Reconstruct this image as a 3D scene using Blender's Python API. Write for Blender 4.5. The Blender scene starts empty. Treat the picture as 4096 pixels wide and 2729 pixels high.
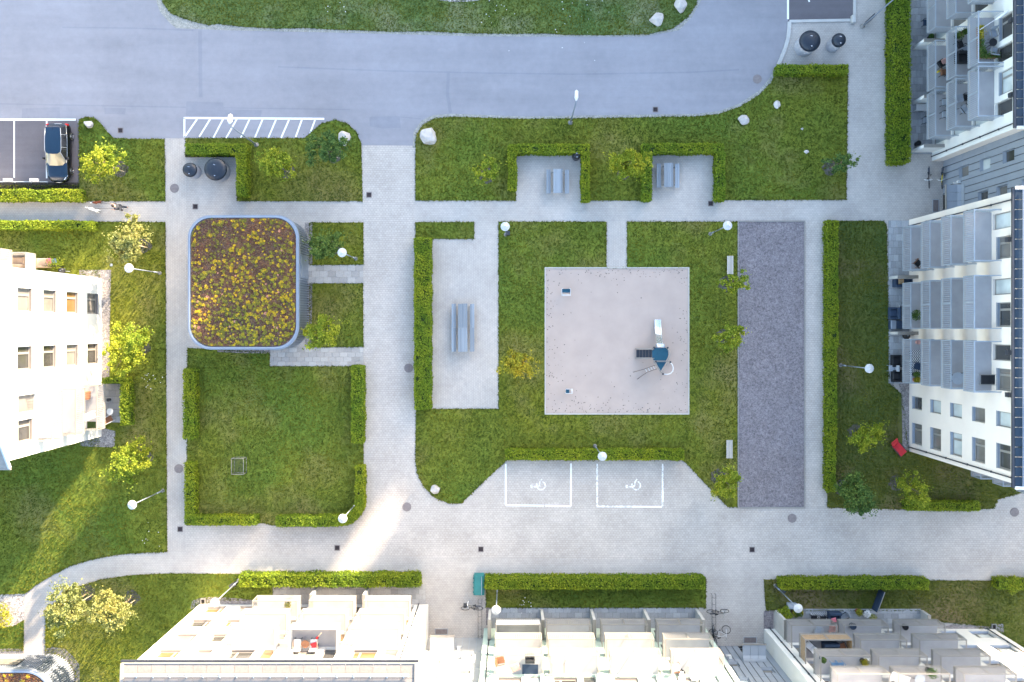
import bpy, math, random
import numpy as np
from mathutils import Vector, Matrix
random.seed(7); RNG=np.random.default_rng(11)
C=bpy.context.scene.collection
SC=bpy.context.scene
H=65.0; S=50.0; CX=2048.0; CY=1310.0
# ---------------- camera, sky, sun, exposure ----------------
cam=bpy.data.cameras.new('camera'); camo=bpy.data.objects.new('camera',cam); C.objects.link(camo)
camo.location=(0,0,H); camo.rotation_euler=(0,0,0)
cam.sensor_fit='HORIZONTAL'; cam.sensor_width=36; cam.lens=36*H/81.92; cam.shift_y=-(1364.5-CY)/4096
cam.clip_start=1; cam.clip_end=6000; SC.camera=camo
SUN_EL=math.radians(13); SUN_AZ=math.atan2(.559,.829)
W=bpy.data.worlds.new('World'); SC.world=W; W.use_nodes=True
nt=W.node_tree; bg=nt.nodes['Background']; sk=nt.nodes.new('ShaderNodeTexSky'); sk.sky_type='NISHITA'
sk.sun_disc=False; sk.sun_elevation=SUN_EL; sk.sun_rotation=SUN_AZ; sk.air_density=1.0; sk.dust_density=1.6; sk.ozone_density=.6
nt.links.new(sk.outputs[0],bg.inputs[0]); bg.inputs[1].default_value=0.15
sl=bpy.data.lights.new('sun','SUN'); sl.energy=4.3; sl.angle=math.radians(.9); sl.color=(1,.80,.56)
so=bpy.data.objects.new('sun',sl); C.objects.link(so)
sd=Vector((.559*math.cos(SUN_EL),.829*math.cos(SUN_EL),math.sin(SUN_EL)))
so.rotation_euler=sd.to_track_quat('Z','Y').to_euler(); so.location=(40,60,40)
SC.render.engine='CYCLES'
SC.view_settings.view_transform='Standard'; SC.view_settings.look='None'; SC.view_settings.gamma=1
SC.view_settings.exposure=2.90
try: SC.view_settings.use_curve_mapping=False
except Exception: pass
# ---------------- coordinates ----------------
def g(px,py,z=0.0):
    k=(H-z)/H/S
    return ((px-CX)*k,(CY-py)*k)
def o(x,y,z=0.0): return g(x*1.7408,y*1.7408,z)
RX=(0,1350,2696); RY=(0,850,1796)
def r(n,x,y,z=0.0):
    n-=1; return g(RX[n%3]+x*.595,RY[n//3]+y*.595,z)
ZM={'b1':(450,2300,.27613),'b2':(1050,2300,.27613),'b3':(1650,2300,.27613),'b4':(2250,2300,.27613),'b5':(2850,2300,.27613),'b6':(3446,2300,.27613),
    's1':(3500,0,.4464),'s2':(3500,700,.4464),'s3':(3500,1400,.4464),'a1':(0,960,.2806),'a2':(0,1400,.3189)}
def q(k,x,y,z=0.0):
    a,b,s=ZM[k]; return g(a+x*s,b+y*s,z)
# ---------------- tagging and mesh building ----------------
def tag(ob,label=None,cat=None,group=None,kind=None):
    if label: ob['label']=label
    if cat: ob['category']=cat
    if group: ob['group']=group
    if kind: ob['kind']=kind
    return ob
def thing(name,label,cat,loc=(0,0,0),rz=0,group=None):
    e=bpy.data.objects.new(name,None); C.objects.link(e); e.empty_display_size=.3
    e.location=(loc[0],loc[1],loc[2] if len(loc)>2 else 0); e.rotation_euler=(0,0,rz)
    return tag(e,label,cat,group)
def link(name,me,parent=None,kind=None,loc=None,rz=None):
    ob=bpy.data.objects.new(name,me); C.objects.link(ob)
    if parent is not None: ob.parent=parent
    if loc is not None: ob.location=loc
    if rz is not None: ob.rotation_euler=(0,0,rz)
    if kind: ob['kind']=kind
    return ob
def copy_tree(ob,parent=None):
    c=ob.copy(); C.objects.link(c); c.parent=parent
    for ch in ob.children: copy_tree(ch,c)
    return c
class MB:
    def __init__(s): s.v=[]; s.f=[]; s.m=[]; s.mi=0
    def add(s,vs,fs):
        b=len(s.v); s.v+= [tuple(v) for v in vs]
        for f in fs: s.f.append([b+i for i in f]); s.m.append(s.mi)
        return s
    def box(s,x0,y0,z0,x1,y1,z1):
        return s.add([(x0,y0,z0),(x1,y0,z0),(x1,y1,z0),(x0,y1,z0),(x0,y0,z1),(x1,y0,z1),(x1,y1,z1),(x0,y1,z1)],
          [(3,2,1,0),(4,5,6,7),(0,1,5,4),(1,2,6,5),(2,3,7,6),(3,0,4,7)])
    def rbox(s,x0,y0,z0,x1,y1,z1,b=.02):
        # box with bevelled top edges
        return s.add([(x0,y0,z0),(x1,y0,z0),(x1,y1,z0),(x0,y1,z0),(x0,y0,z1-b),(x1,y0,z1-b),(x1,y1,z1-b),(x0,y1,z1-b),
           (x0+b,y0+b,z1),(x1-b,y0+b,z1),(x1-b,y1-b,z1),(x0+b,y1-b,z1)],
          [(3,2,1,0),(0,1,5,4),(1,2,6,5),(2,3,7,6),(3,0,4,7),(4,5,9,8),(5,6,10,9),(6,7,11,10),(7,4,8,11),(8,9,10,11)])
    def bar(s,p,p2,w,h=None,up=(0,0,1)):
        h=h or w; p=Vector(p); p2=Vector(p2); d=(p2-p); 
        if d.length<1e-6: return s
        d.normalize(); u=Vector(up)
        if abs(d.dot(u))>.98: u=Vector((1,0,0))
        a=d.cross(u).normalized()*w/2; b=a.cross(d).normalized()*h/2
        vs=[p-a-b,p+a-b,p+a+b,p-a+b,p2-a-b,p2+a-b,p2+a+b,p2-a+b]
        return s.add(vs,[(0,1,2,3),(7,6,5,4),(4,5,1,0),(5,6,2,1),(6,7,3,2),(7,4,0,3)])
    def tube(s,pts,rad,n=8,cap=True):
        pts=[Vector(p) for p in pts]; rs=rad if isinstance(rad,(list,tuple)) else [rad]*len(pts)
        b=len(s.v); up=Vector((0,0,1))
        for i,p in enumerate(pts):
            d=(pts[min(i+1,len(pts)-1)]-pts[max(i-1,0)]).normalized()
            u=up if abs(d.dot(up))<.95 else Vector((1,0,0))
            a=d.cross(u).normalized(); c=d.cross(a).normalized()
            for k in range(n):
                t=2*math.pi*k/n; s.v.append(tuple(p+(a*math.cos(t)+c*math.sin(t))*rs[i]))
        for i in range(len(pts)-1):
            for k in range(n):
                k2=(k+1)%n; s.f.append([b+i*n+k,b+i*n+k2,b+(i+1)*n+k2,b+(i+1)*n+k]); s.m.append(s.mi)
        if cap:
            s.f.append([b+k for k in range(n)][::-1]); s.m.append(s.mi)
            e=b+(len(pts)-1)*n; s.f.append([e+k for k in range(n)]); s.m.append(s.mi)
        return s
    def lathe(s,prof,c=(0,0),n=24):
        b=len(s.v)
        for (rr,z) in prof:
            for k in range(n):
                t=2*math.pi*k/n; s.v.append((c[0]+rr*math.cos(t),c[1]+rr*math.sin(t),z))
        for i in range(len(prof)-1):
            for k in range(n):
                k2=(k+1)%n; s.f.append([b+i*n+k,b+i*n+k2,b+(i+1)*n+k2,b+(i+1)*n+k]); s.m.append(s.mi)
        e=b+(len(prof)-1)*n; s.f.append([e+k for k in range(n)]); s.m.append(s.mi)
        s.f.append([b+k for k in range(n)][::-1]); s.m.append(s.mi)
        return s
    def prism(s,poly,z0,z1):
        A=sum(poly[i][0]*poly[(i+1)%len(poly)][1]-poly[(i+1)%len(poly)][0]*poly[i][1] for i in range(len(poly)))
        if A<0: poly=poly[::-1]
        n=len(poly); vs=[(x,y,z0) for x,y in poly]+[(x,y,z1) for x,y in poly]
        fs=[list(range(n,2*n))]+[[i,(i+1)%n,n+(i+1)%n,n+i] for i in range(n)]
        return s.add(vs,fs)
    def strip(s,pts,w,z):
        # flat ribbon along a polyline
        L=[];R=[]
        for i,p in enumerate(pts):
            a=Vector(pts[max(i-1,0)]); b=Vector(pts[min(i+1,len(pts)-1)]); d=(b-a).normalized(); n=Vector((-d.y,d.x))*w/2
            L.append((p[0]+n.x,p[1]+n.y,z)); R.append((p[0]-n.x,p[1]-n.y,z))
        m=len(pts); return s.add(L+R,[[m+i,m+i+1,i+1,i] for i in range(m-1)])
    def mesh(s,name,mats,smooth=False):
        me=bpy.data.meshes.new(name); me.from_pydata(s.v,[],s.f)
        for m in (mats if isinstance(mats,(list,tuple)) else [mats]): me.materials.append(m)
        if isinstance(mats,(list,tuple)) and len(mats)>1: me.polygons.foreach_set('material_index',s.m)
        if smooth: me.shade_smooth()
        me.update(); return me
    def ob(s,name,mats,parent=None,smooth=False,kind=None): return link(name,s.mesh(name,mats,smooth),parent,kind)
def quads_mesh(name,P,m,tri=False):
    k=3 if tri else 4
    n=len(P)//k; me=bpy.data.meshes.new(name); me.vertices.add(len(P)); me.vertices.foreach_set('co',np.asarray(P,dtype=np.float32).ravel())
    me.loops.add(len(P)); me.loops.foreach_set('vertex_index',np.arange(len(P),dtype=np.int32))
    me.polygons.add(n); me.polygons.foreach_set('loop_start',np.arange(0,len(P),k,dtype=np.int32)); me.polygons.foreach_set('loop_total',np.full(n,k,dtype=np.int32))
    me.materials.append(m); me.update(calc_edges=True); return me
def leaves(cen,size,flat=.5):
    """random quads around centres (N,3); flat: 0 random .. 1 horizontal"""
    n=len(cen); nr=RNG.normal(size=(n,3)); nr[:,2]=np.abs(nr[:,2])+flat*2.2; nr/=np.linalg.norm(nr,axis=1)[:,None]
    t=RNG.normal(size=(n,3)); a=np.cross(nr,t); a/=np.linalg.norm(a,axis=1)[:,None]; b=np.cross(nr,a)
    sz=(size*RNG.uniform(.6,1.3,n))[:,None]; a=a*sz*.5; b=b*sz*.36
    P=np.stack([cen-a,cen-b,cen+a,cen+b],1).reshape(-1,3); return P
# ---------------- materials ----------------
def srgb(*c): return tuple(((x/255)/12.92 if x/255<=.04045 else (((x/255)+.055)/1.055)**2.4) for x in c)
def base(name,rough=.7,metal=0,spec=.3):
    m=bpy.data.materials.new(name); m.use_nodes=True; t=m.node_tree; b=t.nodes['Principled BSDF']
    b.inputs['Roughness'].default_value=rough; b.inputs['Metallic'].default_value=metal
    b.inputs['Specular IOR Level'].default_value=spec; return m,t,b
def N(t,kind,**kw):
    n=t.nodes.new('ShaderNode'+kind)
    for k,v in kw.items():
        if k in n.inputs.keys(): n.inputs[k].default_value=v
        else: setattr(n,k,v)
    return n
def ramp(t,fac,stops):
    n=t.nodes.new('ShaderNodeValToRGB'); e=n.color_ramp.elements
    while len(e)<len(stops): e.new(.5)
    for i,(p,c) in enumerate(stops): e[i].position=p; e[i].color=(*c,1) if len(c)==3 else c
    t.links.new(fac,n.inputs[0]); return n.outputs[0]
def mixc(t,fac,a,b,mode='MIX'):
    n=t.nodes.new('ShaderNodeMix'); n.data_type='RGBA'; n.blend_type=mode
    for i,x in ((0,fac),(6,a),(7,b)):
        if isinstance(x,(int,float)): n.inputs[i].default_value=x
        elif isinstance(x,tuple): n.inputs[i].default_value=(*x,1)
        else: t.links.new(x,n.inputs[i])
    return n.outputs[2]
def pos(t,scale=(1,1,1),rot=0):
    gm=t.nodes.new('ShaderNodeNewGeometry'); mp=N(t,'Mapping'); mp.inputs['Scale'].default_value=scale; mp.inputs['Rotation'].default_value=(0,0,rot)
    t.links.new(gm.outputs['Position'],mp.inputs[0]); return mp.outputs[0]
def noise(t,vec,scale,detail=4,rough=.55):
    n=N(t,'TexNoise'); n.inputs['Scale'].default_value=scale; n.inputs['Detail'].default_value=detail; n.inputs['Roughness'].default_value=rough
    t.links.new(vec,n.inputs['Vector']); return n.outputs['Fac']
def bump(t,b,h,strength=.3,dist=.02):
    n=N(t,'Bump'); n.inputs['Strength'].default_value=strength; n.inputs['Distance'].default_value=dist
    t.links.new(h,n.inputs['Height']); t.links.new(n.outputs[0],b.inputs['Normal'])
def plain(name,c,rough=.6,metal=0,var=.12,scale=3,spec=.3,fine=40):
    m,t,b=base(name,rough,metal,spec); p=pos(t)
    f=noise(t,p,scale,5); f2=noise(t,p,fine,2)
    d=tuple(x*(1-var*1.6) for x in c); l=tuple(min(1,x*(1+var)) for x in c)
    c1=ramp(t,f,[(.3,d),(.7,l)]); c2=mixc(t,.25*var*4,c1,ramp(t,f2,[(.35,d),(.65,l)]))
    t.links.new(c2,b.inputs['Base Color']); return m
def grass_mat(name,dark,mid,light,dry,dryamt=.5):
    m,t,b=base(name,.85,0,.15); p=pos(t); ps=pos(t,(.35,1.6,1)); ps2=pos(t,(1.6,.3,1))
    big=noise(t,p,.16,4); md=noise(t,ps,1.3,5,.65); md2=noise(t,ps2,1.1,4,.6); fn=noise(t,p,9,4,.7); vf=noise(t,p,34,3,.8)
    c=ramp(t,md,[(.32,dark),(.5,mid),(.68,light)])
    c=mixc(t,.35,c,ramp(t,md2,[(.35,dark),(.65,light)]))
    c=mixc(t,.30,c,ramp(t,fn,[(.33,tuple(x*.55 for x in dark)),(.5,mid),(.68,tuple(x*1.25 for x in light))]))
    c=mixc(t,.35,c,ramp(t,vf,[(.35,tuple(x*.5 for x in dark)),(.66,tuple(x*1.4 for x in light))]))
    hue=noise(t,p,.075,3); c=mixc(t,1,c,ramp(t,hue,[(.36,(.72,.92,1.0)),(.5,(1,1,1)),(.64,(1.16,1.04,.85))]),'MULTIPLY')
    sp=noise(t,p,.55,5,.75); c=mixc(t,1,c,ramp(t,sp,[(.28,(.62,.70,.7)),(.44,(1,1,1)),(.62,(1.02,1.02,1)),(.75,(1.25,1.15,1.1))]),'MULTIPLY')
    f=ramp(t,big,[(.5,(0,0,0)),(.68,(dryamt,)*3)]); c=mixc(t,f,c,dry)
    cl1=noise(t,pos(t,(.5,5,1)),1.6,6,.8); cl2=noise(t,pos(t,(5,.5,1),.2),1.6,6,.8); zone=noise(t,p,.21,2)
    mk=mixc(t,ramp(t,zone,[(.45,(0,0,0)),(.55,(1,1,1))]),ramp(t,cl1,[(.60,(0,0,0)),(.70,(.55,.55,.55))]),ramp(t,cl2,[(.60,(0,0,0)),(.70,(.55,.55,.55))]))
    c=mixc(t,mk,c,(.27,.29,.16))
    t.links.new(c,b.inputs['Base Color']); bump(t,b,fn,.5,.05); return m
def paver_mat(name,c,bw,bh,rot=0,mort=.55,var=.16,warp=0,off=.5,msize=.02,blot=.12):
    m,t,b=base(name,.85,0,.25); p=pos(t,rot=rot)
    if warp:
        nn=N(t,'TexNoise'); nn.inputs['Scale'].default_value=1/bw*.9; nn.inputs['Detail'].default_value=1; t.links.new(p,nn.inputs['Vector'])
        vm=N(t,'VectorMath',operation='MULTIPLY_ADD'); t.links.new(nn.outputs['Color'],vm.inputs[0]); vm.inputs[1].default_value=(warp,)*3; t.links.new(p,vm.inputs[2]); p2=vm.outputs[0]
    else: p2=p
    br=N(t,'TexBrick'); br.offset=off; br.inputs['Scale'].default_value=1; br.inputs['Brick Width'].default_value=bw; br.inputs['Row Height'].default_value=bh
    br.inputs['Mortar Size'].default_value=msize; br.inputs['Mortar Smooth'].default_value=.3
    br.inputs['Color1'].default_value=(*[x*(1-var) for x in c],1); br.inputs['Color2'].default_value=(*[min(1,x*(1+var)) for x in c],1)
    br.inputs['Mortar'].default_value=(*[x*mort for x in c],1); t.links.new(p2,br.inputs['Vector'])
    col=br.outputs['Color']; n1=noise(t,p,.35,5,.6); n2=noise(t,p,2.5,5,.7); n3=noise(t,p,30,3,.8)
    col=mixc(t,1,col,ramp(t,n1,[(.3,(1-blot*1.3,)*3),(.7,(1+blot*.7,)*3)]),'MULTIPLY')
    col=mixc(t,1,col,ramp(t,n2,[(.3,(1-blot*.8,)*3),(.7,(1.05,)*3)]),'MULTIPLY')
    col=mixc(t,1,col,ramp(t,n3,[(.3,(.95,)*3),(.7,(1.04,)*3)]),'MULTIPLY')
    t.links.new(col,b.inputs['Base Color']); bump(t,b,br.outputs['Fac'],.25,-.01); return m
def asphalt_mat(name,c,streak=.1,fine=.15):
    m,t,b=base(name,.75,0,.3); p=pos(t); ps=pos(t,(.06,.9,1)); 
    a=noise(t,ps,1.0,4,.6); bb=noise(t,p,.12,4,.6); cc=noise(t,p,60,3,.9); dd=noise(t,p,1.6,5,.7)
    c0=ramp(t,bb,[(.3,tuple(x*.86 for x in c)),(.7,tuple(x*1.1 for x in c))])
    c1=mixc(t,1,c0,ramp(t,a,[(.3,(1-streak,)*3),(.5,(1,)*3),(.7,(1+streak,)*3)]),'MULTIPLY')
    c1=mixc(t,1,c1,ramp(t,dd,[(.3,(.93,)*3),(.7,(1.05,)*3)]),'MULTIPLY')
    c1=mixc(t,1,c1,ramp(t,cc,[(.3,(1-fine,)*3),(.7,(1+fine,)*3)]),'MULTIPLY')
    t.links.new(c1,b.inputs['Base Color']); bump(t,b,cc,.3,.01); return m
def gravel_mat(name,c1,c2,c3,scale=14):
    m,t,b=base(name,.9,0,.2); p=pos(t)
    v=N(t,'TexVoronoi'); v.inputs['Scale'].default_value=scale; t.links.new(p,v.inputs['Vector'])
    sp=t.nodes.new('ShaderNodeSeparateColor'); t.links.new(v.outputs['Color'],sp.inputs[0])
    c=ramp(t,sp.outputs[0],[(.1,c1),(.5,c2),(.9,c3)]); n1=noise(t,p,.8,5,.7); n2=noise(t,p,4,5,.8)
    c=mixc(t,1,c,ramp(t,n1,[(.3,(.86,)*3),(.7,(1.1,)*3)]),'MULTIPLY'); c=mixc(t,1,c,ramp(t,n2,[(.36,(.72,)*3),(.55,(1.06,)*3)]),'MULTIPLY')
    t.links.new(c,b.inputs['Base Color']); bump(t,b,v.outputs['Distance'],.4,.02); return m
def leaf_mat(name,dark,mid,light,trans=.25):
    m,t,b=base(name,.65,0,.25); gm=t.nodes.new('ShaderNodeNewGeometry')
    p=pos(t); n=noise(t,p,.9,3); oi=t.nodes.new('ShaderNodeObjectInfo')
    c=ramp(t,gm.outputs['Random Per Island'],[(0,dark),(.5,mid),(1,light)])
    c=mixc(t,1,c,ramp(t,n,[(.3,(.72,.8,.75)),(.7,(1.2,1.1,1.0))]),'MULTIPLY')
    n9=noise(t,p,.23,3); c=mixc(t,1,c,ramp(t,n9,[(.35,(.80,.88,1.0)),(.65,(1.22,1.06,.9))]),'MULTIPLY')
    t.links.new(c,b.inputs['Base Color'])
    tr=N(t,'BsdfTranslucent'); t.links.new(c,tr.inputs['Color']); ms=N(t,'MixShader'); ms.inputs[0].default_value=trans
    t.links.new(b.outputs[0],ms.inputs[1]); t.links.new(tr.outputs[0],ms.inputs[2]); t.links.new(ms.outputs[0],t.nodes['Material Output'].inputs[0]); return m
def per_object(name,c,amt=.15,rough=.8,fine=20,spec=.25):
    m,t,b=base(name,rough,0,spec); oi=t.nodes.new('ShaderNodeObjectInfo'); p=pos(t); n=noise(t,p,fine,4,.7)
    c1=ramp(t,oi.outputs['Random'],[(0,tuple(x*(1-amt) for x in c)),(1,tuple(min(1,x*(1+amt)) for x in c))])
    c1=mixc(t,1,c1,ramp(t,n,[(.3,(.85,)*3),(.7,(1.1,)*3)]),'MULTIPLY'); t.links.new(c1,b.inputs['Base Color']); return m
def glass_mat(name,c,rough=.08,spec=.8,blind=None):
    m,t,b=base(name,rough,0,spec); p=pos(t); n=noise(t,p,.5,3)
    t.links.new(ramp(t,n,[(.3,tuple(x*.7 for x in c)),(.7,tuple(min(1,x*1.25) for x in c))]),b.inputs['Base Color']); return m
M={}
M['grass']=grass_mat('grass',(.070,.104,.014),(.128,.160,.02),(.20,.225,.032),(.22,.18,.07),.7)
M['grass_wild']=grass_mat('grass_wild',(.046,.084,.018),(.092,.138,.028),(.165,.205,.07),(.26,.25,.16),.8)
M['grass_dry']=grass_mat('grass_dry',(.044,.066,.014),(.084,.104,.022),(.14,.145,.038),(.19,.145,.075),.85)
M['blade']=leaf_mat('grass_blade',(.092,.124,.014),(.122,.156,.018),(.165,.19,.026),.45)
M['pave']=paver_mat('pavers',(.45,.415,.39),.21,.14,0,.84,.05,msize=.02)
M['pave_v']=paver_mat('pavers_turned',(.46,.42,.39),.21,.14,math.pi/2,.84,.05,msize=.02)
M['pave_hex']=paver_mat('interlocking_pavers',(.465,.425,.395),.24,.17,0,.80,.06,.08,msize=.022)
M['pave_edge']=paver_mat('paver_edging',(.43,.42,.41),.28,.14,0,.7,.06)
M['asphalt']=asphalt_mat('asphalt',(.255,.25,.28),.06,.07)
M['asphalt_dark']=asphalt_mat('asphalt_dark',(.125,.115,.13),.10,.14)
M['gravel']=gravel_mat('gravel',(.15,.135,.15),(.195,.175,.19),(.24,.22,.235),13)
M['gravel_mid']=gravel_mat('gravel_mid',(.17,.155,.155),(.25,.23,.23),(.34,.31,.30),14)
M['asphalt_seam']=asphalt_mat('asphalt_seam',(.225,.225,.26),.04,.07)
M['gravel_pale']=gravel_mat('gravel_pale',(.20,.18,.18),(.36,.33,.33),(.55,.52,.5),12)
M['sand']=plain('sand',(.42,.34,.302),.95,0,.05,.6,.1,5)
M['soil']=gravel_mat('soil',(.02,.02,.018),(.04,.036,.03),(.07,.06,.05),20)
M['mulch']=plain('mulch',(.125,.115,.105),.95,0,.22,3,.1,18)
M['verge']=gravel_mat('verge_grit',(.22,.22,.20),(.30,.29,.27),(.38,.37,.34),30)
def paint_mat():
    m,t,b=base('road_paint',.7); p=pos(t); n=noise(t,p,3.5,6,.75)
    t.links.new(ramp(t,n,[(.30,(.42,.42,.42)),(.42,(.78,.78,.78)),(.8,(.85,.85,.84))]),b.inputs['Base Color']); return m
M['paint']=paint_mat()
def worn_paint():
    m,t,b=base('worn_paint',.8); p=pos(t); n=noise(t,p,5,6,.8)
    t.links.new(ramp(t,n,[(.44,(.42,.40,.385)),(.52,(.8,.8,.79))]),b.inputs['Base Color']); return m
M['worn']=worn_paint()
M['render_white']=plain('white_render',(.70,.69,.67),.85,0,.03,.6,.2)
M['render_cream']=plain('cream_render',(.74,.66,.60),.85,0,.03,.6,.2)
M['render_mint']=plain('mint_render',(.46,.56,.50),.85,0,.03,.6,.2)
M['clad']=plain('grey_cladding',(.33,.34,.36),.5,.1,.05,1,.4)
M['clad_dark']=plain('blue_grey_cladding',(.26,.29,.34),.5,.1,.05,1,.4)
M['metal_light']=plain('painted_metal_light',(.26,.245,.23),.45,.1,.04,2,.4)
M['metal_grey']=plain('galvanised_metal',(.34,.38,.44),.5,.2,.06,2,.5)
M['metal_blue']=plain('pale_blue_metal',(.27,.31,.38),.35,.4,.05,2,.5)
M['steel']=plain('polished_steel',(.80,.81,.82),.22,.9,.04,2,.5)
M['metal_dark']=plain('dark_metal',(.05,.055,.07),.45,.3,.1,2,.4)
M['white_paint']=plain('white_lacquer',(.62,.62,.63),.35,0,.02,2,.4)
M['slab']=plain('balcony_concrete',(.36,.355,.37),.8,0,.06,1.3,.2)
M['wall_conc']=plain('concrete',(.46,.45,.44),.85,0,.08,1.2,.2)
M['roof_felt']=per_object('roof_felt',(.22,.20,.19),.06,.9,8)
M['roof_dark']=per_object('dark_roof_sheet',(.016,.032,.055),.12,.45,4,.3)
M['roof_grey']=per_object('grey_roof_sheet',(.22,.22,.23),.06,.6,6)
M['pane_mid']=glass_mat('window_glass_mid',(.17,.16,.15),.12,.6)
M['lamp_shade']=plain('lamp_shade_enamel',(.44,.45,.47),.5,0,.05,6,.3)
M['sill_grey']=plain('grey_brown_sill',(.13,.115,.11),.6,0,.08,3)
M['tile']=per_object('concrete_slab',(.36,.345,.335),.16,.85,14)
M['tile_cool']=per_object('cool_concrete_slab',(.33,.34,.36),.18,.85,14)
M['wood_grey']=per_object('weathered_wood',(.23,.265,.31),.24,.8,25)
M['wood_pale']=per_object('pale_wood',(.42,.40,.37),.10,.8,25)
M['wood_brown']=plain('brown_wood',(.24,.11,.06),.6,0,.12,3)
M['pane_dark']=glass_mat('window_glass_dark',(.05,.05,.05))
M['pane_blind']=glass_mat('window_glass_blind',(.45,.49,.50),.15,.6)
M['pane_tan']=glass_mat('window_glass_tan',(.16,.09,.04),.12,.6)
M['rock']=plain('granite_boulder',(.50,.46,.44),.85,0,.16,2.2,.2,14)
M['iron']=plain('cast_iron',(.045,.035,.04),.7,.2,.2,5)
M['manhole']=plain('manhole_iron',(.22,.19,.19),.75,.1,.12,6)
M['lid']=plain('bin_lid_plastic',(.008,.015,.03),.45,0,.08,3,.5)
M['drum']=plain('bin_drum',(.42,.42,.46),.55,0,.05,3)
M['navy']=plain('navy_panel',(.009,.075,.125),.45,0,.08,3,.4)
M['black']=plain('black_plastic',(.015,.017,.022),.5,0,.1,3)
M['rubber']=plain('rubber',(.02,.02,.022),.8,0,.1,5)
M['rope']=plain('rope',(.10,.075,.07),.9,0,.1,5)
M['teal']=plain('teal_plastic',(.02,.15,.16),.5,0,.1,2)
M['red']=plain('red_fabric',(.55,.03,.04),.8,0,.1,3)
M['pink']=plain('pink_fabric',(.75,.22,.28),.85,0,.08,3)
M['rose']=plain('rose_fabric',(.60,.34,.30),.85,0,.12,6)
M['tan']=plain('tan_fabric',(.50,.36,.26),.85,0,.1,3)
M['bamboo']=plain('bamboo_screen',(.45,.30,.17),.8,0,.2,5)
M['terracotta']=plain('terracotta',(.30,.10,.06),.8,0,.1,4)
M['fab_grey']=plain('grey_fabric',(.30,.33,.38),.85,0,.08,4)
M['fab_white']=plain('white_fabric',(.78,.78,.78),.85,0,.04,4)
M['fab_navy']=plain('navy_fabric',(.03,.05,.09),.85,0,.1,4)
M['fab_blue']=plain('blue_fabric',(.12,.22,.36),.85,0,.1,4)
M['yellow']=plain('yellow_paint',(.80,.62,.03),.4,0,.05,3,.5)
M['bark']=plain('bark',(.17,.13,.09),.9,0,.2,8)
M['stake']=plain('wooden_stake',(.55,.45,.30),.8,0,.1,8)
M['leaf_a']=leaf_mat('foliage_fresh',(.11,.18,.014),(.26,.335,.028),(.46,.49,.055),.4)
M['leaf_b']=leaf_mat('foliage_pale',(.13,.15,.035),(.28,.30,.09),(.44,.43,.18),.35)
M['leaf_c']=leaf_mat('foliage_deep',(.035,.085,.02),(.08,.155,.035),(.16,.245,.06),.25)
M['leaf_d']=leaf_mat('foliage_yellowish',(.18,.18,.015),(.36,.34,.03),(.56,.48,.05),.355)
M['hedge']=leaf_mat('hedge_leaves',(.10,.17,.008),(.19,.27,.016),(.30,.37,.03),.35)
M['hedge_core']=plain('hedge_interior',(.02,.038,.008),.95,0,.3,3)
M['sedum']=leaf_mat('sedum_plants',(.085,.03,.022),(.17,.085,.065),(.20,.16,.07),.1)
M['sedum_y']=leaf_mat('sedum_flowers',(.34,.22,.015),(.54,.40,.02),(.68,.56,.035),.15)
M['sedum_g']=leaf_mat('sedum_green',(.12,.125,.02),(.22,.22,.035),(.36,.33,.05),.15)
M['sedum_p']=leaf_mat('sedum_pink',(.45,.22,.16),(.6,.3,.24),(.6,.35,.3),.15)
M['substrate']=gravel_mat('roof_substrate',(.075,.045,.045),(.14,.095,.09),(.24,.18,.16),22)
M['car_paint']=plain('dark_blue_car_paint',(.003,.017,.045),.22,.15,.04,2,.6)
M['car_black']=plain('black_car_body',(.006,.006,.010),.2,.1,.04,2,.6)
M['car_glass']=glass_mat('car_glass',(.012,.014,.018),.04,.9)
M['shield']=glass_mat('windscreen',(.26,.22,.14),.1,.8)
M['chrome']=plain('chrome',(.7,.7,.7),.15,1,.03,2,.6)
M['tail']=plain('tail_light',(.6,.01,.01),.25,0,.1,2,.6)
M['skin']=plain('skin',(.55,.32,.24),.6,0,.04,6)
M['shirt']=plain('dark_shirt',(.05,.055,.07),.85,0,.12,20)
M['hair']=plain('hair',(.04,.03,.025),.7,0,.1,20)
M['dog_white']=plain('white_fur',(.75,.72,.68),.9,0,.06,12)
M['dog_brown']=plain('brown_fur',(.20,.06,.03),.9,0,.12,12)
def rug_mat():
    m,t,b=base('zigzag_rug',.9); p=pos(t)
    sp=t.nodes.new('ShaderNodeSeparateXYZ'); t.links.new(p,sp.inputs[0])
    def mt(op,a,bv):
        n=N(t,'Math',operation=op)
        for i,x in enumerate((a,bv)):
            if isinstance(x,(int,float)): n.inputs[i].default_value=x
            else: t.links.new(x,n.inputs[i])
        return n.outputs[0]
    zz=mt('PINGPONG',sp.outputs[1],.22); st=mt('ADD',sp.outputs[0],zz); fr=mt('FRACT',mt('MULTIPLY',st,6.5),0)
    t.links.new(ramp(t,mt('GREATER_THAN',fr,.5),[(0,(.02,.03,.05)),(1,(.7,.7,.7))]),b.inputs['Base Color']); return m
M['rug']=rug_mat()
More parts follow.
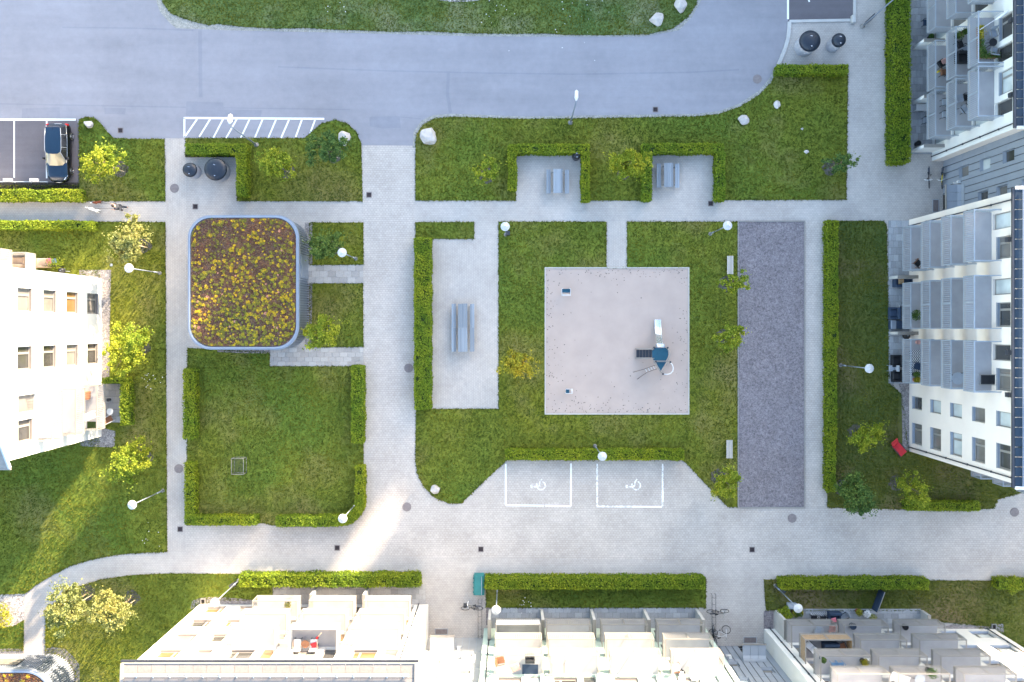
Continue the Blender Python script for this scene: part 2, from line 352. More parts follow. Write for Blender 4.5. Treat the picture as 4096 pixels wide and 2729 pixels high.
# ================= SETTING: ground, roads, lawns =================
def sheet(name,poly,z,mat,thick=.0):
    m=MB(); 
    if thick: m.prism(poly,z-thick,z)
    else:
        A=sum(poly[i][0]*poly[(i+1)%len(poly)][1]-poly[(i+1)%len(poly)][0]*poly[i][1] for i in range(len(poly)))
        if A<0: poly=poly[::-1]
        m.add([(x,y,z) for x,y in poly],[list(range(len(poly)))])
    return tag(m.ob(name,M[mat]),kind='structure')
def op(*pts): return [o(x,y) for x,y in pts]
def orect(x0,y0,x1,y1): return op((x0,y0),(x1,y0),(x1,y1),(x0,y1))
def rect(x0,y0,x1,y1): return [(x0,y0),(x1,y0),(x1,y1),(x0,y1)]
sheet('ground',rect(-2500,-2500,2500,2500),-.08,'grass_wild')
sheet('pavement',rect(-75,-60,75,48),0,'pave')
# road
sheet('road',op((-900,-700),(1965,-700),(1965,47),(1812,50),(1808,92),(1794,140),(1782,165),(1772,215),(1700,300),(955,335),(832,334),(700,318),(427,318),(380,318),(378,322),(180,330),(183,424),(-900,424)),.004,'asphalt')
sheet('parking_bay',op((-600,274),(176,274),(184,300),(183,424),(-600,424)),.008,'asphalt_dark')
sheet('parking_bay',op((1811,-500),(1963,-500),(1962,47),(1811,49)),.008,'asphalt_dark')
# interlocking paver carriageways (zig-zag laid stone)
sheet('paved_lane',op((833,335),(953,335),(955,1060),(960,1095),(975,1122),(1000,1147),(1040,1160),(1060,1158),(1165,1057),(1568,1057),(1672,1167),(1760,1167),(2600,1172),(2600,1300),(1000,1280),(385,1266),(385,1206),(600,1208),(780,1210),(812,1200),(832,1178),(836,1150)),.004,'pave_hex')
sheet('paved_lane',orect(1849,510,1899,1166),.004,'pave_hex')
sheet('footpath',orect(382,320,428,1266),.0065,'pave_v')
sheet('footpath',orect(1394,509,1441,616),.0048,'pave_v')
sheet('footpath',orect(990,549,1145,938),.004,'pave_v')
# curved footpath bottom left
outer=[(385,1270),(330,1272),(270,1276),(210,1288),(160,1303),(120,1324),(85,1345),(58,1366),(56,1430),(55,1560)]
inner=[(103,1560),(103,1404),(125,1382),(150,1362),(185,1344),(230,1330),(300,1320),(380,1316),(450,1315)]
sheet('footpath',op(*(outer+inner)),.009,'pave')
LAWNS=[]
def lawn(pts,mat='grass',raw=False,dens=1.0):
    poly=pts if raw else op(*pts); LAWNS.append((poly,dens,mat)); return sheet('lawn',poly,.03,mat,.06)
# gritty verges under the wild lawn edges
sheet('verge',op((358,-700),(360,5),(368,28),(392,55),(405,65),(520,70),(800,76),(1100,84),(1400,85),(1480,84),(1560,70),(1590,40),(1612,0),(1640,-200),(1640,-700)),.012,'verge')
lawn([(378,-400),(372,0),(382,18),(395,32),(420,42),(445,50),(480,58),(500,55),(560,62),(640,66),(700,64),(760,68),(830,70),(900,73),(980,72),(1060,76),(1150,78),(1250,77),(1300,80),(1400,81),(1490,79),(1545,66),(1580,40),(1600,10),(1640,-400)],'grass_wild')
sheet('gravel_patch',op((1003,-40),(1003,0),(1040,5),(1080,4),(1104,1),(1110,-40)),.036,'gravel_pale')
for pts in ([(436,50),(455,44),(470,52),(450,60)],[(468,40),(492,46),(485,56),(470,52)],[(1088,-2),(1120,4),(1108,14),(1090,8)],[(1260,18),(1330,14),(1345,34),(1300,40)],[(1180,44),(1206,40),(1216,56),(1190,60)]): pass
sheet('verge',op((948,340),(950,305),(968,278),(995,265),(1040,262),(1200,268),(1600,262),(1650,256),(1700,238),(1745,208),(1770,178),(1776,160),(1790,160),(1760,220),(1700,260),(1600,275),(1000,282),(965,300),(958,340)),.014,'verge')
lawn([(182,275),(200,269),(216,271),(232,284),(247,304),(262,318),(300,320),(378,320),(380,462),(-200,462),(-200,427),(183,427)])
lawn([(427,318),(600,318),(700,318),(718,302),(738,285),(770,276),(797,284),(818,302),(830,330),(833,462),(545,462),(545,360),(427,360)])
lawn([(955,335),(957,310),(972,288),(997,273),(1040,269),(1200,274),(1400,272),(1600,268),(1650,263),(1700,246),(1745,218),(1772,190),(1788,152),(1948,152),(1946,300),(1944,459),(1665,460),(1665,352),(1648,352),(1497,350),(1497,461),(1337,461),(1337,350),(1185,350),(1185,461),(955,461)])
lawn([(-200,508),(380,511),(382,900),(384,1268),(330,1270),(270,1274),(210,1286),(160,1301),(120,1322),(85,1343),(58,1364),(-200,1370)])
lawn([(105,1640),(105,1406),(127,1384),(152,1364),(187,1346),(232,1332),(300,1322),(380,1318),(550,1319),(960,1324),(964,1349),(627,1350),(627,1378),(500,1378),(470,1385),(430,1420),(200,1640)])
lawn([(-120,1437),(30,1440),(55,1425),(54,1494),(-120,1494)])
sheet('gravel_patch',op((-120,1364),(20,1364),(57,1352),(55,1426),(30,1440),(-120,1440)),.012,'gravel_pale')
lawn([(431,800),(620,810),(620,842),(834,842),(836,1150),(831,1176),(811,1199),(780,1209),(640,1209),(600,1201),(430,1207)])
lawn([(712,512),(835,512),(835,608),(712,609)])
lawn([(712,652),(834,652),(835,797),(712,798)])
lawn([(955,511),(1089,511),(1089,549),(955,549)])
lawn([(1146,510),(1393,510),(1393,616),(1441,616),(1441,510),(1695,510),(1695,1165),(1672,1165),(1580,1068),(1568,1057),(1165,1057),(1110,1108),(1060,1157),(1030,1156),(1000,1144),(975,1120),(960,1090),(955,1060),(956,940),(1146,940)])
lawn([(1901,508),(2030,508),(2037,520),(2040,700),(2042,880),(2070,905),(2086,1040),(2089,1025),(2700,1025),(2700,1126),(2353,1130),(2292,1148),(2283,1168),(2200,1174),(1901,1166)],'grass_dry')
lawn([(1117,1329),(1622,1329),(1622,1396),(1117,1396)])
lawn([(1755,1332),(2700,1337),(2700,1640),(2280,1470),(2240,1436),(2120,1425),(2120,1402),(1760,1402)],'grass_dry')
# sand pit and gravel court with edging boards
def court(x0,y0,x1,y1,mat,name,edge,skew=0):
    A=o(x0,y1); B=o(x1,y0); sheet(name,rect(A[0],A[1],B[0],B[1]),.034,mat)
    m=MB(); w=.09; h=.09
    m.box(A[0]-w,A[1]-w,-.02,B[0]+w,A[1],h); m.box(A[0]-w,B[1],-.02,B[0]+w,B[1]+w,h)
    m.box(A[0]-w,A[1],-.02,A[0],B[1],h-.003); m.box(B[0],A[1],-.02,B[0]+w,B[1],h-.003)
    tag(m.ob('edging',M[edge]),kind='structure')
court(1254,617,1581,950,'sand','sand_pit','wood_pale')
court(1697,510,1847,1165,'gravel','gravel_court','metal_light')
# dry leaves blown onto the sand
nl=330; cx=[];A=o(1256,948);B=o(1579,619)
while len(cx)<nl:
    x=random.uniform(A[0],B[0]); y=random.uniform(A[1],B[1]); e=min(x-A[0],B[0]-x,y-A[1],B[1]-y)
    if random.random()<math.exp(-e/.45)*.9+.006+(.10*math.exp(-(y-A[1])/1.6)*(x>0)): cx.append((x,y,.045))
link('fallen_leaves',quads_mesh('fallen_leaves',leaves(np.array(cx),.095,2),M['mulch']),kind='stuff')
# gravel strips along walls
def gs(*pts): return sheet('gravel_strip',list(pts),.036,'gravel_mid')
EA=-32.8
gs((-32.85,4.6),(-32.05,4.6),(-32.15,0),(-32.2,-4.1),(-32.85,-4.1)); gs((-34.6,4.6),(-34.6,3.8),(-32.85,3.8),(-32.85,4.6))
gs((-32.85,-8.0),(-31.7,-8.3),(-31.8,-9.6),(-34.5,-9.5),(-34.5,-8.6))
gs(*[q('b1',x,y) for x,y in ((1130,500),(1160,370),(1290,330),(1480,315),(1700,330),(2050,360),(2050,450),(1250,450))])
gs(*[q('s3',x,y) for x,y in ((210,300),(305,290),(305,900),(245,880),(240,600),(235,400))])
gs(*[q('b6',x,y) for x,y in ((1190,740),(1330,715),(1860,745),(2050,700),(2060,830),(1190,830))])
gs(*[r(7,x,y) for x,y in ((-100,1350),(60,1340),(160,1345),(160,1380),(-100,1380))])
gs(*[r(7,x,y) for x,y in ((300,1345),(360,1328),(440,1345),(500,1400),(535,1450),(540,1700),(480,1700),(440,1400),(300,1375))])
gs(*[o(x,y) for x,y in ((701,512),(718,512),(718,608),(701,608))]); gs(*[o(x,y) for x,y in ((701,652),(718,652),(716,797),(701,797))])
gs(*[o(x,y) for x,y in ((500,800),(622,800),(622,812),(560,812),(500,809))])
sheet('gravel_strip',list(op((1117,1396),(1137,1396),(1137,1437),(1117,1437))),.008,'gravel')
sheet('gravel_strip',[q('b5',x,y) for x,y in ((740,520),(880,515),(880,790),(740,790))],.036,'gravel')
sheet('soil_shade_bed',[r(1,x,y) for x,y in ((1245,1020),(1588,1020),(1588,1058),(1245,1058))],.034,'soil')  # dark soil sheet that also paints in the black shadow below the hedge
sheet('soil_shade_bed',[r(1,x,y) for x,y in ((-30,1228),(530,1228),(535,1285),(-30,1280))],.034,'soil')
# kerb stones at the bin corner
kp=[r(3,x,y) for x,y in ((775,150),(772,200),(765,260),(745,330),(720,390),(700,440))]
for i in range(len(kp)-1):
    m=MB(); m.bar((*kp[i],.05),(*(Vector(kp[i])+(Vector(kp[i+1])-Vector(kp[i]))*.985),.05),.28,.12); m.ob('kerb',M['wall_conc'],kind='structure')
kq=[r(3,775,146),r(3,1190,138)]; m=MB(); m.bar((*kq[0],.04),(*kq[1],.04),.22,.12); m.ob('kerb',M['wall_conc'],kind='structure')
m=MB(); a=r(3,1212,0); b=r(3,1212,140); m.bar((a[0],a[1]+10,.04),(b[0],b[1],.04),.22,.12); m.ob('kerb',M['wall_conc'],kind='structure')
for pts,w in (([(1345,205),(1347,420),(1349,655)],.30),([(-60,698),(600,710),(1240,722),(2353,738)],.10),([(420,185),(900,190),(1300,205)],.12)):
    m=MB(); m.strip([r(1,x,y) for x,y in pts],w,.0062); m.ob('road_seam',M['asphalt_seam'],kind='structure')
for pts,w in (([(-400,450),(350,478),(1000,492),(1600,500),(2353,488),(2700,470)],.12),([(225,788),(400,786),(560,800)],.08),([(745,480),(740,640),(760,760)],.25)):
    m=MB(); SEAMZ=.0068+.0004*w; m.strip([r(2,x,y) for x,y in pts],w,SEAMZ); m.ob('road_seam',M['asphalt_seam'],kind='structure')
for n_,pp in ((1,((1252,682),(1500,690),(1505,735),(1760,742),(1755,785),(1250,780))),(1,((150,730),(400,722),(405,800),(145,802))),(2,((215,788),(420,786),(425,860),(300,865),(218,850))),(1,((700,725),(845,728),(842,770),(705,768)))):
    sheet('road_patch',[r(n_,x,y) for x,y in pp],.0056,'asphalt_seam')
# ---------------- painted markings ----------------
def line(n,x0,y0,x1,y1,w=.11,mat='paint',z=.013):
    m=MB(); m.strip([r(n,x0,y0),r(n,x1,y1)],w,z); return m.ob('road_marking',M[mat],kind='structure')
line(1,-60,805,510,805,.16); line(1,96,812,96,1195); line(1,314,812,314,1200)
line(1,1235,794,2180,800,.16); line(1,1240,794,1240,925,.14)
for x0,x1,y1 in ((1325,1240,925),(1413,1340,920),(1500,1434,928),(1592,1520,930),(1678,1618,930),(1766,1712,930),(1857,1802,932),(1945,1890,928),(2031,1988,922),(2120,2082,905)):
    line(1,x0,802,x1,y1,.13)
line(3,766,-60,766,130,.16); line(3,896,-20,910,14,.12)
for x0,y0,x1,y1 in ((1131,100,1131,378),(1570,97,1568,385),(1131,379,1388,381),(1396,381,1570,385)): line(8,x0,y0,x1,y1,.13)
for x0,y0,x1,y1 in ((1745,100,1746,386),(2186,100,2184,388),(1745,386,2180,390)): line(8,x0,y0,x1,y1,.13,'worn')
line(8,1984,388,2180,390,.13,z=.016); line(8,2187,285,2186,358,.12,z=.016)
def wheelchair(cx,cy,mat):
    # access pictogram lying on its side: head to the west, wheel to the east
    m=MB(); s=.0119
    def P(x,y): 
        a=r(8,cx,cy); return (a[0]+x*s,a[1]-y*s)
    pts=[P(28*math.cos(math.radians(t)),28*math.sin(math.radians(t))) for t in range(-70,165,12)]
    m.strip(pts,.10,.014)
    m.strip([P(-46,8),P(-18,6),P(-8,-2)],.13,.0145); m.strip([P(-30,8),P(-28,-14)],.10,.015); m.strip([P(-10,4),P(-8,-24),P(6,-44)],.10,.0155)
    hp=[P(-62+11*math.cos(t*math.pi/8),6+11*math.sin(t*math.pi/8)) for t in range(16)]
    m.add([(x,y,.016) for x,y in hp][::-1],[list(range(16))])
    m.ob('wheelchair_symbol',M[mat],kind='structure')
wheelchair(1368,246,'worn'); wheelchair(2008,246,'worn')
# drains and manholes
def drain(pt,n,lab,w=.44):
    t=thing('drain_grate',lab,'drain',(*pt,.012),0,'square drain grates')
    m=MB(); f=.05
    m.box(-w/2,-w/2,0,w/2,-w/2+f,.02); m.box(-w/2,w/2-f,0,w/2,w/2,.02); m.box(-w/2,-w/2+f,0,-w/2+f,w/2-f,.02); m.box(w/2-f,-w/2+f,0,w/2,w/2-f,.02)
    m.ob('frame',M['manhole'],t)
    m=MB()
    for i in range(6): x=-w/2+f+.02+i*(w-2*f)/6; m.box(x,-w/2+f,.0,x+.03,w/2-f,.014)
    m.box(-w/2+f,-w/2+f,-.004,w/2-f,w/2-f,.002); m.ob('grate',M['iron'],t)
for x,y,l in ((848,448,'small square drain on the lane beside the shed path crossing'),(449,475,'square drain on the footpath just above the flowering shed roof'),(1633,468,'square drain on the footpath below the right picnic bay'),(2038,124,'reddish square drain on the path left of the tall hedge top right'),(277,300,'square drain on the asphalt by the round boulder'),(1506,252,'square drain on the road near the kerb, right of the street lamp'),(414,1216,'square drain on the paving below the left footpath'),(775,1259,'square drain on the lane below the curved hedge'),(1105,1262,'square drain on the lane above the green bin'),(1728,1263,'square drain on the lane below the gravel court')):
    drain(o(x,y),0,l)
for x,y,l in ((401,433,'round manhole cover beside the two bins on the left path'),(939,846,'round manhole cover at the edge of the lane by the long hedge'),(411,1077,'round manhole cover on the narrow left footpath'),(935,1165,'round manhole cover on the lane below the lawn corner'),(1820,1191,'round manhole cover below the gravel court'),(2331,1177,'round manhole cover at the right edge of the photo'),(1740,182,'faint round manhole cover on the asphalt road bend')):
    t=thing('manhole_cover',l,'manhole',(*o(x,y),.010),0,'round manhole covers')
    m=MB(); m.lathe([(.36,0),(.36,.012),(.31,.012),(.31,.008)],n=32); m.ob('ring',M['manhole'],t,)
    m=MB(); m.lathe([(.30,0),(.30,.018)],n=32)
    for i in range(-3,4): m.box(-.2,i*.07-.012,.018,.2,i*.07+.012,.022)
    m.ob('cover',M['manhole'],t)
# ---------------- grass blades ----------------
def inside(poly,x,y):
    c=np.zeros(len(x),bool); n=len(poly)
    for i in range(n):
        x1,y1=poly[i]; x2,y2=poly[i-1]
        if y1==y2: continue
        k=((y1>y)!=(y2>y))&(x<(x2-x1)*(y-y1)/(y2-y1)+x1); c^=k
    return c
AL=[]; SAND=orect(1251,615,1584,953)
for poly,d,mt in LAWNS:
    p=np.array(poly); lo=np.maximum(p.min(0),(-43,-32)); hi=np.minimum(p.max(0),(43,30))
    if (hi<=lo).any(): continue
    n=int((hi-lo).prod()*150); x=RNG.uniform(lo[0],hi[0],n); y=RNG.uniform(lo[1],hi[1],n); k=inside(poly,x,y)&~inside(SAND,x,y)
    for (bx0,by0,bx1,by1) in ((-32.9,-7.7,-31.1,-4.4),(-32.9,-4.4,-32.15,4.7),(-32.9,-9.5,-31.8,-8.1),(-19.2,-22.3,-6.8,-20.5),(21.9,-24.2,32.8,-22.4),(30.9,-10,31.8,-4.4),(-50,-8.7,-32.8,3.9)): k&=~((x>bx0)&(x<bx1)&(y>by0)&(y<by1))
    AL.append(np.stack([x[k],y[k],np.full(k.sum(),.03)],1))
    # fringe spilling over the edge
    for i in range(len(p)):
        a=p[i-1]; b=p[i]; L=np.linalg.norm(b-a); m_=int(min(L,90)*28)
        if m_<2: continue
        tt=RNG.uniform(0,1,m_)[:,None]; e=a+(b-a)*tt+RNG.normal(0,.028,(m_,2)); k=(np.abs(e[:,0])<43)&(np.abs(e[:,1])<32)
        AL.append(np.concatenate([e[k],np.full((k.sum(),1),.02)],1))
B=np.concatenate(AL); n=len(B); ang=RNG.uniform(0,2*math.pi,n); h=RNG.uniform(.05,.15,n); ln=RNG.uniform(.03,.11,n); w=RNG.uniform(.02,.045,n)
dx=np.stack([np.cos(ang),np.sin(ang),np.zeros(n)],1); dn=np.stack([-np.sin(ang),np.cos(ang),np.zeros(n)],1)
tip=B+dx*ln[:,None]; tip[:,2]+=h
P=np.stack([B-dn*w[:,None],B+dn*w[:,None],tip],1).reshape(-1,3)
link('grass_blades',quads_mesh('grass_blades',P,M['blade'],True),kind='stuff')
# ================= HEDGES =================
def hedge(rects,h,label,mat='hedge',poly=None,w=None,dens=430):
    """rects: list of (x0,y0,x1,y1) world rectangles of the clipped top"""
    t=thing('hedge',label,'hedge',((rects[0][0]+rects[0][2])/2,(rects[0][1]+rects[0][3])/2,0)); ox,oy=t.location.x,t.location.y
    m=MB(); P=[]
    for k,(x0,y0,x1,y1) in enumerate(rects):
        x0,x1=min(x0,x1)-ox,max(x0,x1)-ox; y0,y1=min(y0,y1)-oy,max(y0,y1)-oy; i=.10+.004*k
        nx=max(1,int((x1-x0)/.5)); ny=max(1,int((y1-y0)/.5)); 
        m.box(x0+i,y0+i,0,x1-i,y1-i,h-.12-.01*k)
        n=int((x1-x0)*(y1-y0)*dens); 
        xx=RNG.uniform(x0,x1,n); yy=RNG.uniform(y0,y1,n)
        und=.05*np.sin((xx+ox)*2.3+1.3)*np.sin((yy+oy)*3.1)+.03*np.sin((xx+ox)*7+(yy+oy)*5)
        zz=h-.04+und+RNG.normal(0,.035,n)
        hole=(np.sin((xx+ox)*1.7+(yy+oy)*1.9)*np.sin((yy+oy)*2.3-(xx+ox)*3.1)+.5*np.sin((xx+ox)*6.1)*np.sin((yy+oy)*7.3)+RNG.normal(0,.3,n))>-1.05
        P.append(np.stack([xx,yy,zz],1)[hole])
        for (ax,ay,bx,by) in ((x0,y0,x1,y0),(x1,y0,x1,y1),(x1,y1,x0,y1),(x0,y1,x0,y0)):
            L=math.hypot(bx-ax,by-ay); n=int(L*h*dens*.42); tt=RNG.uniform(0,1,n); zz=RNG.uniform(.02,h,n)
            P.append(np.stack([ax+(bx-ax)*tt+RNG.normal(0,.04,n),ay+(by-ay)*tt+RNG.normal(0,.04,n),zz],1)); G_=P[-1]; G_[:,0]+=.035*np.sin((G_[:,1]+oy)*2.7+(G_[:,0]+ox)*.9)*(1 if abs(bx-ax)<.01 else 0); G_[:,1]+=.035*np.sin((G_[:,0]+ox)*2.3+1+(G_[:,1]+oy)*.7)*(1 if abs(by-ay)<.01 else 0)
    m.ob('branches',M['hedge_core'],t)
    cen=np.concatenate(P); lf=link('foliage',quads_mesh('foliage',leaves(cen,.12,.45),M[mat]),t); return t
def hr(n,x0,y0,x1,y1,h): a=r(n,x0,y0,h); b=r(n,x1,y1,h); return (a[0],a[1],b[0],b[1])
def ho(x0,y0,x1,y1,h): a=o(x0,y0,h); b=o(x1,y1,h); return (a[0],a[1],b[0],b[1])
hedge([hr(1,-120,1274,180,1345,1),hr(1,180,1280,300,1345,.9),hr(1,300,1274,538,1345,1)],1.0,'sunlit hedge between the parked car and the footpath')
hedge([hr(1,-120,1486,620,1538,1)],1.0,'sunlit hedge along the lower edge of the dog walker path')
hedge([hr(1,1246,967,1650,1030,1.2),hr(1,1590,1030,1650,1312,1.2)],1.2,'L-shaped hedge around the two bins on the left')
hedge([hr(2,1152,970,1692,1026,1.1),hr(2,1152,1026,1200,1272,1.1),hr(2,1645,1026,1693,1350,1.1)],1.1,'U-shaped hedge around the left picnic bay with the black bin')
hedge([ho(1478,330,1663,350,1.1),ho(1478,350,1497,460,1.1),ho(1647,350,1666,460,1.1)],1.1,'U-shaped hedge around the right picnic bay next to the tree')
hedge([hr(3,700,435,1172,490,1)],1.0,'short hedge below the two large bins top right')
hedge([hr(3,1478,-150,1592,1087,1.5)],1.5,'tall long hedge beside the upper right apartment terrace',dens=400)
hedge([hr(5,518,172,624,1320,1.2)],1.2,'long wide hedge left of the double picnic table')
hedge([ho(808,842,834,1017,1.1)],1.1,'hedge on the right edge of the square lawn, upper half')
hedge([ho(421,850,446,1008,1.1)],1.1,'hedge on the left edge of the square lawn, upper half')
hedge([ho(424,1065,444,1206,1.1),ho(444,1188,588,1207,1.1)],1.1,'L-shaped hedge at the lower left corner of the square lawn')
cr=[ho(634,1188,772,1210,1.0),ho(817,1072,836,1150,1.0)]
for i in range(9):
    a=math.radians(4+i*10.4); cx_,cy_=776,1148; rr=51
    X=cx_+rr*math.cos(a)*.98; Y=cy_+rr*math.sin(a); cr.append(ho(X-9.5,Y-9.5,X+9.5,Y+9.5,1.0))
hedge(cr,1.0,'curved hedge at the lower right corner of the square lawn behind a lamp')
hedge([hr(8,1134,8,2330,72,.9)],.9,'low hedge above the two disabled parking bays')
hedge([ho(1901,508,1926,800,.9),ho(1901,800,1923,1010,.9),ho(1901,1010,1920,1130,.9)],.9,'narrow low hedge right of the lane beside the gravel court')
hedge([hr(9,1572,362,2055,415,1)],1.0,'dark hedge by the lane below the right apartment block')
hedge([ho(549,1322,964,1349,1.1)],1.1,'hedge in front of the bottom left apartment terrace, partly sunlit')
hedge([ho(1115,1328,1620,1354,1.1)],1.1,'long hedge between the lane and the lawn of the bottom middle block')
hedge([hr(9,718,880,1715,944,1.1)],1.1,'dark long hedge along the lane above the bottom right block')
hedge([hr(9,2190,886,2450,945,1.1)],1.1,'hedge stub at the right edge above the bottom right lawn')
hedge([hr(4,692,1115,862,1146,.9),hr(4,806,1146,866,1430,1.0)],1.0,'L-shaped hedge around the small terrace of the left block')
# ================= TREES =================
def tree(crown_px,rad,label,mat,hz=4.3,ncl=60,per=60,leafs=.135,stake=True,sparse=False,mul=True,name='tree',zc=None,mr=.62,rx=1.0):
    rad=rad*1.16
    zc=zc if zc is not None else hz*.66
    X,Y=g(crown_px[0],crown_px[1],zc); t=thing(name,label,'tree',(X,Y,0))
    rz=hz-zc; P=[];cl=[]
    ncl=int(ncl*1.1); per=int(per*1.55)
    for i in range(ncl):
        v=RNG.normal(size=3); v/=np.linalg.norm(v); f=RNG.uniform(.25,1)**.6; lob=.93+.26*math.sin(2*math.atan2(v[1],v[0])+X*3)+.20*math.sin(5*math.atan2(v[1],v[0])+Y)+.10*math.sin(9*math.atan2(v[1],v[0])+X)
        c=np.array([v[0]*rad*f*lob*rx*.86,v[1]*rad*f*lob*.86,zc+v[2]*rz*f]); cl.append(c)
        cr_=RNG.uniform(.11,.30)*(rad/1.3)**.5; f_out=f
        d=RNG.normal(size=(per,3)); d/=np.linalg.norm(d,axis=1)[:,None]; P.append(c+d*cr_*(RNG.uniform(0,1,per)**.4)[:,None]*np.array([1,1,.75]))
    P=np.concatenate(P)
    nt_=int(len(P)*.06); out=RNG.normal(size=(nt_,3)); out/=np.linalg.norm(out,axis=1)[:,None]; an_=np.arctan2(out[:,1],out[:,0]); lb_=(.80+.22*np.sin(2*an_+X*3)+.17*np.sin(5*an_+Y)+.12*np.sin(9*an_+X))*RNG.uniform(.85,1.2,nt_); P=np.concatenate([P,np.stack([out[:,0]*rad*lb_,out[:,1]*rad*lb_,zc+out[:,2]*rz*.95],1)])
    link('crown',quads_mesh('crown',leaves(P,leafs,.25),M[mat]),t)
    m=MB(); tp=[(0,0,0),(.03,-.02,zc*.35),(-.02,.03,zc*.7),(.02,0,zc),(0,0,hz*.92)]; m.tube(tp,[.075,.06,.05,.035,.012],8); m.ob('trunk',M['bark'],t,True)
    for i in range(9):
        c=Vector(cl[i*3%len(cl)]); z0=zc*.45+i*.12; st=Vector((0,0,z0)); mid=st.lerp(c,.5)+Vector((0,0,.12)); m=MB(); m.tube([st,mid,c],[.028,.018,.008],5); m.ob('limb',M['bark'],t,True)
    if stake:
        m=MB(); m.tube([(.28,-.2,0),(.26,-.18,1.7)],.035,6); m.ob('stake',M['stake'],t)
    if mul:
        m=MB(); n=20; pts=[(X+mr*math.cos(k*2*math.pi/n)*(1+.16*math.sin(2*k+X)),Y+mr*math.sin(k*2*math.pi/n)*(1+.08*math.cos(5*k))) for k in range(n)]
        m.add([(a,b,.036) for a,b in pts],[list(range(n))]); m.ob('mulch_bed',M['mulch'],kind='structure')
    return t
def rp(n,x,y): n-=1; return (RX[n%3]+x*.595,RY[n//3]+y*.595)
tree(rp(1,690,1090),1.38,'small tree on the lawn right of the parked car, half yellow-green','leaf_a')
tree(rp(1,1855,1098),1.30,'round green tree right of the bin hedge','leaf_a',ncl=70)
tree(rp(1,2192,992),1.40,'deep green tree next to the peach coloured boulder','leaf_c',ncl=60)
tree(rp(2,1002,1143),1.05,'thin pale tree on the lawn left of the first picnic bay','leaf_a',ncl=42,per=36,hz=3.6)
tree(rp(2,1962,1108),1.35,'bushy tree between the two picnic bays','leaf_a',ncl=72)
tree(rp(3,1125,1090),.95,'sparse sapling reaching over the path edge on the upper right lawn','leaf_c',ncl=26,per=30,hz=3.4,rx=1.3)
tree(rp(4,855,195),1.62,'pale cream-green tree below the dog walker path','leaf_b',ncl=80)
tree(rp(4,845,915),1.72,'bright lime tree beside the left block windows','leaf_a',ncl=95,per=70)
tree(rp(7,862,92),1.62,'bright lime tree left of the narrow footpath, lower one','leaf_a',ncl=85,per=70)
tree(rp(7,440,1062),1.62,'large pale tree overhanging the curved path bottom left','leaf_b',ncl=90,per=62,hz=5.0,rx=.95)
tree(rp(7,755,1092),1.42,'pale yellow-cream tree left of the bottom left block','leaf_b',ncl=80,hz=4.8)
tree(rp(4,2185,212),1.30,'deep green tree at the upper right corner of the flowering shed','leaf_c',ncl=56)
tree(rp(4,2170,805),1.30,'yellow-green tree at the lower right corner of the flowering shed','leaf_a',ncl=58)
tree(rp(5,1222,1018),1.25,'small yellow-leaved tree left of the sand pit','leaf_d',ncl=58,per=50)
tree(rp(6,405,470),1.0,'thin tree by the bench at the top of the gravel court','leaf_a',ncl=34,per=36,hz=3.6)
tree(rp(6,385,842),1.05,'small tree halfway along the left edge of the gravel court','leaf_a',ncl=44,hz=3.8)
tree(rp(9,352,228),1.10,'small tree at the lower left corner of the gravel court','leaf_a',ncl=48,hz=3.8)
tree(rp(6,1312,1505),1.15,'yellow-green tree on the lawn left of the right block','leaf_a',ncl=52,hz=3.8)
tree(rp(9,1228,308),1.38,'dense round tree at the lane edge below the right lawn','leaf_c',ncl=90,per=62)
tree(rp(9,1612,275),1.25,'loose tree beside the dark hedge at lower right','leaf_a',ncl=50,per=46)
def shrub(pt,rad,h,label,mat,n=900,cat='shrub',name='shrub',z0=0,lf=.12):
    t=thing(name,label,cat,(*pt,z0)); d=RNG.normal(size=(n,3)); d/=np.linalg.norm(d,axis=1)[:,None]; f=RNG.uniform(.25,1,n)**.5
    lob=1+.2*np.sin(4*np.arctan2(d[:,1],d[:,0])+pt[0]); P=np.stack([d[:,0]*rad*f*lob,d[:,1]*rad*f*lob,h*.5+d[:,2]*h*.5*f],1)
    link('foliage',quads_mesh('foliage',leaves(P,lf,.3),M[mat]),t)
    m=MB(); 
    for k in range(5): a=k*1.26; m.tube([(0,0,0),(math.cos(a)*rad*.5,math.sin(a)*rad*.5,h*.6)],[.02,.008],5)
    m.ob('stems',M['bark'],t); return t
shrub(r(7,25,1110),1.1,1.6,'orange-tinged shrub in the gravel at the bottom left edge','leaf_d',1500)
shrub(r(9,2290,918,.8),.7,1.2,'leafy bush on the hedge stub at the right edge','leaf_a',900)
# white clover specks
cl=[]
for n_,x,y,s_,c_ in ((4,1030,1115,.5,16),(8,1255,1050,.35,14),(7,1000,590,.5,8),(1,2250,30,.9,18),(2,1120,130,1.2,20),(2,1600,60,1.6,24)):
    X,Y=r(n_,x,y)
    for k in range(c_): cl.append((X+random.gauss(0,s_),Y+random.gauss(0,s_),.12))
link('clover_flowers',quads_mesh('clover_flowers',leaves(np.array(cl),.09,2),M['fab_white']),kind='stuff')
